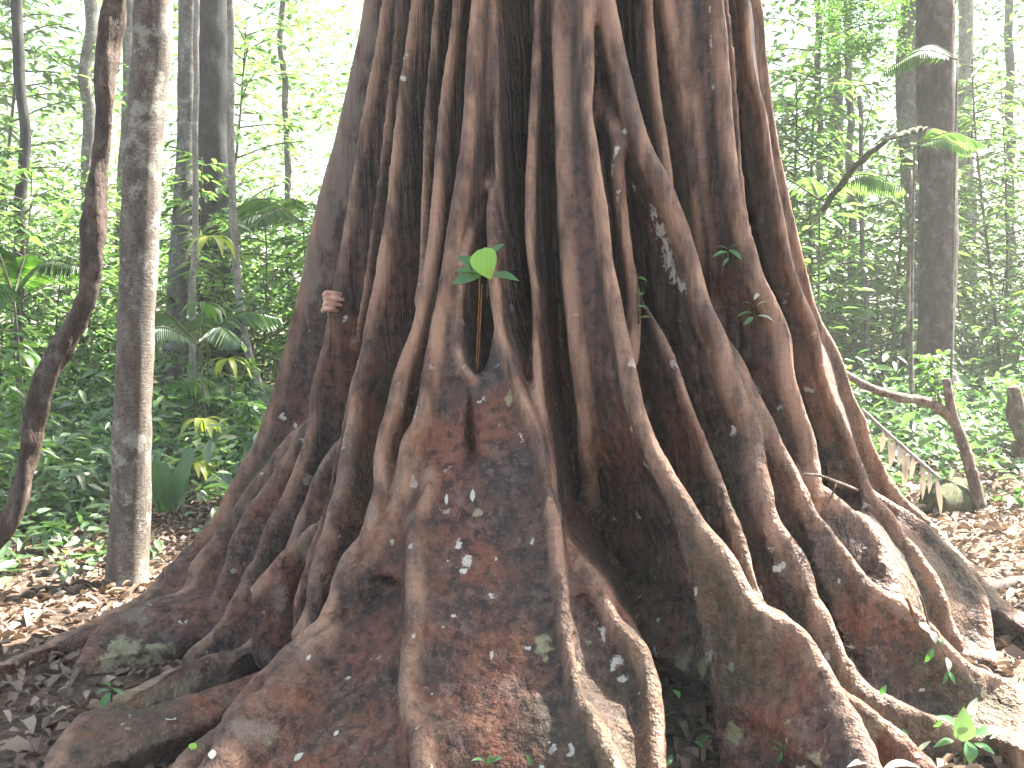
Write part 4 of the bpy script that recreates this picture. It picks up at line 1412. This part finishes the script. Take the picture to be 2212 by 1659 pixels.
px_plant('seedling', 'tiny paired seedling leaves beside the sunlit cut root',
         [(1980, 1625, 1955, 1600, 11, S_, .5), (1982, 1625, 2010, 1600, 10, M_PALEFALL_SUNLIT, .5), (1960, 1595, 1950, 1575, 10, S_, .4), (2015, 1570, 2035, 1552, 12, S_, .4), (1900, 1500, 1915, 1480, 12, S_, .2), (1925, 1575, 1905, 1562, 12, S_, .3)], [(1982, 1655), (1982, 1622)], depth=3.15, dY=0.04)

# rusty thread roots hanging in the window
g0 = tree_depth(1066, 640) - 0.01
for k, ((x1, y1), (x2, y2)) in enumerate([((1036, 600), (1027, 815)), ((1041, 615), (1031, 812))]):
    p = [at(x1, y1, g0), at((x1 + x2) / 2 + 1, (y1 + y2) / 2, g0 + 0.01), at(x2, y2, g0 + 0.01)]
    root = empty('hanging_root', tuple(p[0]))
    g = Geo()
    c = catmull([q - p[0] for q in p], 6)
    g.add(*tube_geo(c, 0.0026, 6))
    g.build('root_thread', M_RUST, root)
    tag(root, ['rusty thread root hanging in the window, the lower starting one', 'rusty thread root hanging straight under the lime green leaf'][1 - k], 'root', 'thread roots in the window')


def px_stick(name, label, pts, r0, r1, mat, cat, group=None, part='wood', wob=0.0, sides=8, extra=None, leafy=None):
    """pts: (x, y, Y)"""
    P = np.array([at(*p) for p in pts])
    root = empty(name, tuple(P[0]))
    c = resample(catmull(P - P[0], 6), 0.03)
    if wob:
        c += wob * np.column_stack([fbm(c + P[0], 6, 2, 1), fbm(c + P[0], 6, 2, 5), fbm(c + P[0], 6, 2, 9)])
    g = Geo()
    r = np.linspace(r0, r1, len(c)) * (1 + 0.18 * fbm(c + P[0], 9, 2, 14))
    g.add(*tube_geo(c, r, sides))
    g.build(part, mat, root)
    for ex in (extra or []):
        q = np.array([at(*p) for p in ex[0]]) - P[0]
        cc = catmull(q, 6)
        g = Geo()
        g.add(*tube_geo(cc, np.linspace(ex[1], ex[2], len(cc)), sides))
        g.build('branch', mat, root)
    tag(root, label, cat, group)
    return root, c, P[0]


dt = lambda x, y: tree_depth(x, y) - 0.03
px_stick('twig', 'pale dry twig caught across the dark hollow of the roots', [(1735, 1024, dt(1735, 1030)), (1772, 1028, dt(1735, 1030) - .02), (1806, 1040, dt(1806, 1085) - 0.25), (1852, 1058, dt(1860, 1060))], .005, .006, M_TWIG, 'twig', extra=[([(1806, 1040, dt(1806, 1085) - .25), (1800, 1064, dt(1806, 1085) - .24), (1788, 1086, dt(1788, 1092))], .004, .003)])
px_stick('twig', 'short rust red stub poking up from the wavy root rim', [(1972, 1330, dt(1972, 1340) + .02), (1966, 1308, dt(1972, 1340)), (1959, 1292, dt(1972, 1340))], .006, .005, M_RUST, 'twig')
px_stick('twig', 'thin brown stalk rising where the creeper crosses the root rim', [(2006, 1352, dt(2000, 1365) + .02), (1998, 1318, dt(2000, 1365)), (1988, 1286, dt(2000, 1365))], .004, .003, M_DEAD, 'twig')
px_stick('stick', 'smooth grey stick leaning against the low mossy root hump', [(-30, 1690, 3.25), (70, 1585, 3.6), (130, 1505, 3.85), (170, 1447, 4.0)], .011, .015, M_TWIG, 'stick', wob=.004)
px_stick('surface_root', 'thin pale root arching from the mossy hump to the litter', [(-40, 1600, 3.5), (20, 1530, 3.75), (60, 1492, 3.85), (105, 1468, 3.95), (160, 1452, 4.02)], .013, .012, M_TWIG, 'root', 'thin roots by the mossy hump')
px_stick('surface_root', 'grey root running close under the long outermost buttress', [(-40, 1522, 3.85), (10, 1494, 3.98), (45, 1472, 4.05), (95, 1452, 4.12), (120, 1430, 4.2)], .014, .012, M_TWIG, 'root', 'thin roots by the mossy hump')
px_stick('surface_root', 'short thin root lying on litter next to the leaning stick', [(60, 1650, 3.30), (110, 1600, 3.46), (170, 1568, 3.58), (215, 1545, 3.66)], .012, .010, M_DEAD, 'root')
px_stick('surface_root', 'small orange hooked root under the long curved buttress', [(236, 1660, 3.08), (240, 1625, 3.12), (255, 1605, 3.16)], .008, .005, M_RUST, 'root')
px_stick('stick', 'weathered grey stick lying on litter behind the slim tree', [(140, 1275, 5.5), (180, 1252, 5.7), (228, 1240, 5.8)], .022, .028, M_GREY, 'stick', wob=.006)
px_stick('stick', 'thin dry stick lying flat on the leaf litter', [(95, 1296, 5.2), (150, 1297, 5.2), (215, 1292, 5.25)], .006, .005, M_TWIG, 'stick', wob=.004)
px_stick('dead_branch', 'bare dead branch bent over in front of the brown trunk', [(1822, 806, 7.2), (1880, 838, 7.25), (1940, 858, 7.3), (1995, 866, 7.35), (2032, 884, 7.4), (2062, 912, 7.4), (2082, 965, 7.4), (2100, 1030, 7.4), (2116, 1096, 7.4)], .026, .048, M_DEAD, 'branch', wob=.006, sides=12,
         extra=[([(2062, 915, 7.4), (2052, 870, 7.4), (2044, 818, 7.4)], .040, .030), ([(2104, 1085, 7.4), (2108, 1050, 7.38), (2104, 1012, 7.36)], .05, .022), ([(2040, 890, 7.38), (2030, 868, 7.36), (2026, 850, 7.35)], .02, .008)])
px_stick('mossy_branch', 'mossy branch slanting up through the bright foliage to the brown trunk', [(1782, 455, 9.6), (1812, 408, 9.5), (1846, 362, 9.4), (1890, 318, 9.4), (1940, 292, 9.6), (2004, 278, 11.3)], .030, .016, M_MOSSY, 'branch', wob=.03)
px_stick('rotten_stump', 'broken rotten snag leaning at the edge of the sunny clearing', [(2222, 980, 8.6), (2204, 915, 8.6), (2190, 835, 8.6)], .11, .060, M_DEAD, 'stump', wob=.02, sides=12)
px_stick('fallen_log', 'dark half buried log on the sunlit litter', [(2120, 1276, 5.25), (2170, 1270, 5.3), (2240, 1262, 5.4), (2330, 1255, 5.5)], .045, .070, M_BROWN, 'log', wob=.01, sides=12)
px_stick('fallen_log', 'mossy rotten log end below the bent dead branch', [(2018, 1078, 7.2), (2050, 1072, 7.45), (2088, 1066, 7.9)], .13, .11, M_MOSSY, 'log', wob=.05, sides=14)
px_stick('stick', 'long thin stick lying across the sunlit litter', [(2015, 1128, 6.9), (2070, 1122, 7.0), (2140, 1108, 7.2), (2215, 1092, 7.4)], .014, .011, M_DEAD, 'stick', wob=.01)
px_stick('stick', 'forked dark stick beside the rotten snag', [(2130, 985, 9.0), (2170, 965, 9.2), (2215, 950, 9.4)], .03, .02, M_DARK, 'stick', wob=.02, extra=[([(2165, 968, 9.2), (2190, 985, 9.1), (2215, 1010, 9.0)], .02, .015)])

# dry palm frond hanging beside the giant tree
pts = [(1862, 884, 6.6), (1900, 920, 6.55), (1945, 960, 6.5), (1990, 1000, 6.45), (2030, 1034, 6.4)]
root, c, P0 = px_stick('dry_frond', 'dead palm frond with pale drooping leaflets beside the roots', pts, .012, .014, M_PALE, 'palm frond', part='rib')
for k in range(11):
    f = 0.30 + 0.66 * k / 10
    b = c[int(f * (len(c) - 1))]
    t = b + np.array([0.04 * math.sin(k * 2.1), 0.03 * math.cos(k), -0.16 - 0.10 * ((k * 5) % 3) / 2])
    V, Fc = big_leaf_geo(b, t, 0.035, (0.3 * math.sin(k), -1, 0.3), 0.08)
    g = Geo()
    g.add(V, Fc)
    g.build('leaflet', M_DRY, root)

# fallen pale leaves resting on the roots
for k, (px, py, dx, dy, w, mat, lab) in enumerate([(414, 1622, 8, -14, 20, M_LEAF_BRIGHT, 'round bright green leaf fallen on the dark root face'), (458, 1642, 3, -20, 18, M_PALEFALL_SUNLIT, 'whitish fallen leaf on the root end by the round green leaf'),
        (636, 1646, 22, -16, 14, M_PALEFALL_SUNLIT, 'pale oval leaf fallen on the knobbly thick root'), (722, 1592, 12, -10, 9, M_PALEFALL_SUNLIT, 'small pale leaf stuck on the shaded root side'),
        (1022, 1085, 2, -28, 11, M_PALEFALL_SUNLIT, 'pale green leaf stuck upright on the central root face'), (966, 1092, 1, -24, 8, M_PALEFALL_SUNLIT, 'narrow pale leaf stuck to the central ridge'), (1436, 1500, -18, 26, 12, M_DRY, 'curled dry leaf lodged beside the lichen covered root'),
        (1420, 1345, 10, -8, 9, M_PALEFALL_SUNLIT, 'tiny white leaf in the dark valley between roots'), (662, 1428, 8, -12, 8, M_PALEFALL_SUNLIT, 'white leaf flake on the curved buttress rim')]):
    P, N = hit_tree(px, py)
    if P is None:
        continue
    P2, N2 = hit_tree(px + dx, py + dy)
    if P2 is None or abs(P2[1] - P[1]) > 0.2:
        P2 = P + np.array([dx, 0, -dy]) * P[1] / F_PX
    root = empty('fallen_leaf', tuple(P + N * 0.006))
    V, Fc = big_leaf_geo((0, 0, 0), P2 - P + N * 0.004, w * P[1] / F_PX, N + np.array([0, -0.5, 0.2]), 0.04, fold=0.08)
    g = Geo()
    g.add(V, Fc)
    g.build('leaf', mat, root)
    tag(root, lab, 'leaf', 'fallen leaves on the roots')


# strap leaved plant behind the slim tree
def strap_plant():
    Y = 7.4
    P0 = at(368, 1108, Y)
    P0[2] = gz(P0[0], P0[1])
    root = empty('strap_plant', tuple(P0))
    sh = (0.35, 0.6, 0.85, 1.0, 0.98, 0.85, 0.45)
    for q, (tx, ty, w, dy, mat) in enumerate([(338, 985, 30, .1, M_STRAP), (330, 1005, 26, -.15, M_STRAP), (414, 968, 34, 0, M_STRAP), (352, 1000, 34, -.05, M_STRAP), (410, 1020, 12, .1, M_LEAF_DARK), (392, 1010, 16, .2, M_LEAF_DARK)]):
        t = at(tx, ty, Y + dy) - P0
        V, Fc = big_leaf_geo((0.03 * (q - 2.5), 0.02 * ((q * 3) % 4 - 1.5), 0), t, w * Y / F_PX, (0.2 * (q - 2), -1, .3), 0.06, sh)
        g = Geo()
        g.add(V, Fc)
        g.build('leaf', mat, root)
    tag(root, 'plant with broad upright strap leaves behind the slim tree', 'plant')


strap_plant()


# rosettes of drooping leaflets on thin stems
def rosette(px, py, Y, rad, mat, label, seed):
    rng = random.Random(seed)
    top = at(px, py, Y)
    zb = gz(top[0], top[1])
    root = empty('seedling_palm', (top[0], top[1], zb))
    h = top[2] - zb
    g = Geo()
    c = catmull([(0.05, 0.02, 0), (0.03, 0, h * .5), (0, 0, h)], 6)
    g.add(*tube_geo(c, np.linspace(.010, .006, len(c)), 6))
    g.build('stem', M_STEM, root)
    n = rng.randint(8, 11)
    for k in range(n):
        a = 2 * math.pi * k / n + rng.uniform(-.2, .2)
        l = rad * rng.uniform(.8, 1.15)
        t = np.array([math.cos(a) * l, math.sin(a) * l, h - l * rng.uniform(.25, .75)])
        V, Fc = big_leaf_geo((0, 0, h), t, l * .26, (0, 0, 1), 0.22)
        g = Geo()
        g.add(V, Fc)
        g.build('leaflet', mat, root)
    tag(root, label, 'plant', 'rosette seedlings in the undergrowth')


for k, a in enumerate([(438, 905, 8.6, .26, M_LEAF_YEL, 'yellow green rosette seedling just above the strap leaved plant'), (536, 870, 9.0, .22, M_LEAF, 'green rosette seedling touching the foot of the pale curving pole'), (458, 512, 10.4, .30, M_LEAF_YEL, 'tall yellowish rosette seedling high in front of the dark trunk'),
                       (492, 775, 9.6, .24, M_LEAF_YEL, 'bright yellow rosette seedling low in front of the dark trunk'), (416, 825, 9.4, .28, M_LEAF, 'drooping green rosette seedling between slim tree and dark trunk'), (424, 1000, 7.9, .20, M_LEAF_YEL, 'low ochre rosette seedling leaning over the strap leaved plant'),
                       (552, 1000, 7.8, .20, M_LEAF_YEL, 'pale rosette seedling next to the outermost buttress'), (440, 655, 9.9, .26, M_LEAF, 'pale green rosette seedling at mid height beside the slim tree'), (30, 760, 8.5, .28, M_LEAF, 'leafy rosette seedling behind the bend of the liana'),
                       (150, 1010, 7.2, .22, M_LEAF_DARK, 'dark rosette seedling in front of the liana foot'), (100, 1150, 6.2, .16, M_LEAF_DARK, 'small dark rosette seedling nearest the liana foot')]):
    rosette(*a, seed=k + 40)


# feather palms
def palm(px, py, Y, fronds, label, mat, seed, name='understory_palm'):
    rng = random.Random(seed)
    top = at(px, py, Y)
    zb = gz(top[0], top[1])
    h = top[2] - zb
    root = empty(name, (top[0], top[1], zb))
    if h > 0.15:
        g = Geo()
        c = catmull([(0.06, 0.0, -0.02), (0.03, .02, h * .5), (0, 0, h)], 8)
        g.add(*tube_geo(c, np.linspace(.016, .009, len(c)), 10))
        g.build('stem', M_GREY, root)
    for (az, el, ln) in fronds:
        a, e = R(az), R(el)
        d = np.array([math.cos(a) * math.cos(e), math.sin(a) * math.cos(e), math.sin(e)])
        p = [np.array([0, 0, h]), np.array([0, 0, h]) + d * ln * .5 + np.array([0, 0, .04 * ln]), np.array([0, 0, h]) + d * ln + np.array([0, 0, -0.30 * ln])]
        c = catmull(p, 10)
        g = Geo()
        g.add(*tube_geo(c, np.linspace(.010, .003, len(c)), 6))
        fr = g.build('frond', M_STEM, root)
        Ps, As, Ns = [], [], []
        T = np.gradient(c, axis=0)
        T /= np.linalg.norm(T, axis=1)[:, None]
        q = np.linspace(0.12, 0.99, 34)
        for f in q:
            i = f * (len(c) - 1)
            b = np.array([np.interp(i, np.arange(len(c)), c[:, k]) for k in range(3)])
            t = T[int(i)]
            s = np.cross(t, [0, 0, 1])
            s /= np.linalg.norm(s) + 1e-9
            for sg in (-1, 1):
                Ps.append(b); As.append(s * sg * .8 + t * .55 + np.array([0, 0, -.35 - .2 * rng.random()]))
                Ns.append([s[0] * sg * -.3, s[1] * sg * -.3, 1.0])
        L = ln * .30 * np.repeat(np.sin(np.linspace(.45, 2.8, 34)), 2)
        leaf_obj('leaflets', np.array(Ps), np.array(As), np.array(Ns), L, ln * .028, mat, fr, 0.1, 0.3)['kind'] = 'stuff'
    tag(root, label, 'palm', 'understory palms')


palm(1975, 318, 9.0, [(-8, 18, .62), (20, 40, .45), (-50, 5, .5)], 'slender palm with fronds crossing the brown trunk', M_LEAF_FAR, 1)
palm(2068, 128, 9.8, [(188, 6, .75), (165, 30, .5)], 'taller palm with light fronds high beside the brown trunk', M_LEAF_FAR, 2)
palm(1770, 430, 9.8, [(175, 25, 1.0), (20, 28, 1.0), (-50, 20, .9), (90, 30, .9)], 'feathery palm close behind the flank of the giant tree', M_LEAF_FAR, 3)
palm(655, 480, 11.6, [(165, 25, 1.1), (200, 5, 1.0), (120, 40, .8), (-120, 10, .9)], 'grey green palm just past the outermost buttress', M_LEAF_FAR, 4)
palm(430, 745, 9.2, [(160, 35, .9), (25, 35, .9), (100, 40, .7), (-45, 20, .8), (-130, 20, .8)], 'dark green palm in the shade behind the slim tree', M_LEAF_DARK, 5)
palm(30, 640, 7.8, [(100, 40, .9), (200, 20, .8), (150, 60, .8), (-20, 35, .8), (-80, 10, .7)], 'palm leaning in behind the lower liana bend', M_LEAF, 6)
# ================================================================ PERSON BEHIND THE BUTTRESS
def make_skin():
    m, nt = new_mat('skin')
    b = NB(nt)
    tc = b.n('ShaderNodeTexCoord')
    v = tc.outputs['Object']
    c = b.mix(b.ramp(b.noise(v, 26, 4), 0.38, 0.62), (0.40, 0.205, 0.150), (0.56, 0.335, 0.255))
    p = b.finish(c, 0.5, b.noise(v, 160, 3), 0.0015, 0.5, 0.4)
    p.inputs['Subsurface Weight'].default_value = 0.15
    p.inputs['Subsurface Radius'].default_value = (0.01, 0.004, 0.002)
    return m


def make_cloth(name, col):
    m, nt = new_mat(name)
    b = NB(nt)
    tc = b.n('ShaderNodeTexCoord')
    v = tc.outputs['Object']
    c = b.mix(b.noise(v, 9, 3), col, tuple(x * .7 for x in col))
    b.finish(c, 0.9, b.noise(v, 40, 3), 0.004, 0.6, 0.2)
    return m


M_SKIN = make_skin()
M_SHIRT = make_cloth('shirt_cloth', (0.10, 0.13, 0.17))
M_TROUSER = make_cloth('trouser_cloth', (0.055, 0.050, 0.042))
M_HAIR = make_cloth('hair', (0.03, 0.022, 0.016))


def fuse(name, g, mat, parent, voxel, smooth=3):
    o = g.build(name)
    md = o.modifiers.new('r', 'REMESH')
    md.mode = 'VOXEL'
    md.voxel_size = voxel
    ms = o.modifiers.new('s', 'SMOOTH')
    ms.iterations = smooth
    dg = bpy.context.evaluated_depsgraph_get()
    me = bpy.data.meshes.new_from_object(o.evaluated_get(dg))
    bpy.data.objects.remove(o)
    me.polygons.foreach_set('use_smooth', np.ones(len(me.polygons), dtype=bool))
    me.materials.clear()
    me.materials.append(mat)
    me.name = name
    ob = bpy.data.objects.new(name, me)
    return link(ob, parent)


def ellipsoid(c, r, nu=16, nv_=12):
    V, Fc = [], []
    for i in range(nv_ + 1):
        t = math.pi * i / nv_
        for j in range(nu):
            a = 2 * math.pi * j / nu
            V.append((c[0] + r[0] * math.sin(t) * math.cos(a), c[1] + r[1] * math.sin(t) * math.sin(a), c[2] + r[2] * math.cos(t)))
    for i in range(nv_):
        for j in range(nu):
            k = (j + 1) % nu
            Fc.append((i * nu + j, i * nu + k, (i + 1) * nu + k, (i + 1) * nu + j))
    return V, Fc


def limb(g, pts, rad, sides=14):
    pts = np.array(pts, float)
    c = catmull(np.column_stack([pts, np.array(rad)]), 6)
    g.add(*tube_geo(c[:, :3], c[:, 3], sides))


bx, by, z0 = -0.52, 4.69, 0.03
PERSON = empty('person', (bx, by, z0))
O = np.array([bx, by, z0])
skin_g, shirt_g, tr_g, hair_g = Geo(), Geo(), Geo(), Geo()
W = lambda *p: np.array(p, float) - O
# head, neck
limb(skin_g, [W(bx, by, 1.34), W(bx - .01, by - .01, 1.43), W(bx - .015, by - .02, 1.50)], [.058, .052, .055])
skin_g.add(*ellipsoid(W(bx - .02, by - .03, 1.575), (.075, .088, .112)))
skin_g.add(*ellipsoid(W(bx - .02, by - .115, 1.558), (.014, .020, .022)))
for s in (-1, 1):
    skin_g.add(*ellipsoid(W(bx - .02 + s * .076, by - .02, 1.57), (.010, .020, .030)))
    skin_g.add(*ellipsoid(W(bx - .02 + s * .030, by - .108, 1.588), (.014, .010, .010)))
skin_g.add(*ellipsoid(W(bx - .02, by - .108, 1.520), (.026, .010, .010)))
hair_g.add(*ellipsoid(W(bx - .02, by - .008, 1.615), (.083, .092, .090)))
# gripping hand: palm behind the ridge, four fingers over its front face
rows = [633.5, 645.5, 657.5, 669]
lens = [0.94, 1.05, 1.0, 0.82]
rim_y = tree_depth(724, 652, 4.3)
knuck = []
for q, (ry, ln) in enumerate(zip(rows, lens)):
    sh = (-1.0, 1.0, -1.5, -4.0)[q]
    d1 = tree_depth(724 + sh, ry, rim_y)
    d2 = tree_depth(731 + sh, ry + 1, d1 + .02)
    d3 = tree_depth(738 + sh * .6, ry + 2, d2 + .02)
    d1, d2, d3 = min(d1, rim_y + .05), min(d2, rim_y + .10), min(d3, rim_y + .14)
    k0 = at(703 + sh, ry + 2, rim_y + .045)
    k1 = at(707 + sh, ry - 1, rim_y - .006)
    k2 = at(707 + sh + 13 * ln, ry - 1, d1 - .019)
    k3 = at(707 + sh + 25 * ln, ry + 1, d2 - .015)
    k4 = at(707 + sh + 34 * ln, ry + 2.5, d3 - .009)
    limb(skin_g, [k0 - O, k1 - O, k2 - O, k3 - O, k4 - O], [.0108, .0110, .0100, .0092, .0076], 12)
    skin_g.add(*ellipsoid(k2 - O, (.0106, .0108, .0102), 12, 8))
    knuck.append(k0)
wrist = at(716, 664, rim_y + .135)
for k0 in knuck:                                   # back of the hand
    limb(skin_g, [k0 - O, (k0 * .5 + wrist * .5) + np.array([-.006, .006, 0]) - O, wrist - O], [.0135, .0165, .021], 12)
th0 = wrist * .55 + knuck[0] * .45                 # thumb, behind the ridge
limb(skin_g, [th0 - O, at(712, 640, rim_y + .085) - O, at(724, 634, rim_y + .10) - O, at(733, 632, rim_y + .115) - O], [.018, .0135, .012, .009], 12)
elbow = np.array([-.735, 4.62, 1.22])
should = np.array([bx - .10, by - .0, 1.335])
limb(skin_g, [wrist - O, wrist * .5 + elbow * .5 - O, elbow - O], [.025, .036, .042])
limb(skin_g, [elbow - O, (elbow + should) / 2 - O, should - O], [.042, .046, .055])
# other arm hanging at the side, with its hand
sh2 = np.array([bx + .10, by + .03, 1.335])
limb(skin_g, [sh2 - O, W(bx + .13, by + .05, 1.08), W(bx + .11, by + .01, .86)], [.052, .040, .026])
hp = W(bx + .105, by - .005, .80)
skin_g.add(*ellipsoid(hp, (.016, .036, .045)))
for q in range(4):
    limb(skin_g, [hp + np.array([0, -.027 + .018 * q, -.03]), hp + np.array([-.005, -.03 + .019 * q, -.07]), hp + np.array([-.018, -.03 + .019 * q, -.098 + .006 * abs(q - 1.5)])], [.010, .0088, .0072], 10)
limb(skin_g, [hp + np.array([0, -.03, .01]), hp + np.array([-.008, -.055, -.02]), hp + np.array([-.012, -.062, -.05])], [.012, .010, .008], 10)
# trunk and legs
limb(skin_g, [W(bx, by, .88), W(bx, by, 1.10), W(bx, by, 1.32)], [.105, .10, .075])
for s in (-1, 1):
    limb(skin_g, [W(bx + s * .065, by, .86), W(bx + s * .07, by - .015, .47), W(bx + s * .07, by + .015, .10)], [.075, .052, .036])
    limb(skin_g, [W(bx + s * .07, by + .03, .065), W(bx + s * .075, by - .06, .055), W(bx + s * .08, by - .15, .045)], [.036, .034, .022])
    limb(tr_g, [W(bx + s * .062, by, .92), W(bx + s * .07, by - .015, .50), W(bx + s * .07, by + .012, .12)], [.092, .070, .058])
V, Fc = ellipsoid(W(bx, by, .93), (.15, .105, .12))
tr_g.add(V, Fc)
for zc, rx_, ry_ in ((1.0, .15, .108), (1.12, .15, .11), (1.25, .165, .108)):
    shirt_g.add(*ellipsoid(W(bx, by, zc), (rx_, ry_, .13)))
limb(shirt_g, [should - O, should * .55 + elbow * .45 - O], [.068, .062])
limb(shirt_g, [sh2 - O, W(bx + .125, by + .045, 1.16)], [.066, .058])
fuse('body', skin_g, M_SKIN, PERSON, 0.0036, 1)
fuse('shirt', shirt_g, M_SHIRT, PERSON, 0.012, 3)
fuse('trousers', tr_g, M_TROUSER, PERSON, 0.012, 3)
fuse('hair', hair_g, M_HAIR, PERSON, 0.012, 1)
tag(PERSON, 'person hidden behind a buttress, bare hand gripping its ridge', 'person')

# ================================================================ AIR
def haze_box(x0, x1, y0, y1, z0, z1, dens):
    V = [(x0, y0, z0), (x1, y0, z0), (x1, y1, z0), (x0, y1, z0), (x0, y0, z1), (x1, y0, z1), (x1, y1, z1), (x0, y1, z1)]
    Fc = [(0, 3, 2, 1), (4, 5, 6, 7), (0, 1, 5, 4), (1, 2, 6, 5), (2, 3, 7, 6), (3, 0, 4, 7)]
    m, nt = new_mat('humid_air')
    vol = nt.nodes.new('ShaderNodeVolumePrincipled')
    vol.inputs['Color'].default_value = (0.93, 0.97, 0.93, 1)
    vol.inputs['Density'].default_value = dens
    vol.inputs['Anisotropy'].default_value = 0.1
    o = nt.nodes.new('ShaderNodeOutputMaterial')
    nt.links.new(vol.outputs[0], o.inputs['Volume'])
    ob = mesh_from('haze', V, Fc, m, None, False)
    tag(ob, 'humid air glowing between the far trees', 'haze', kind='stuff')


haze_box(-125, 125, -65, 165, -2.0, 24.0, 0.0030)
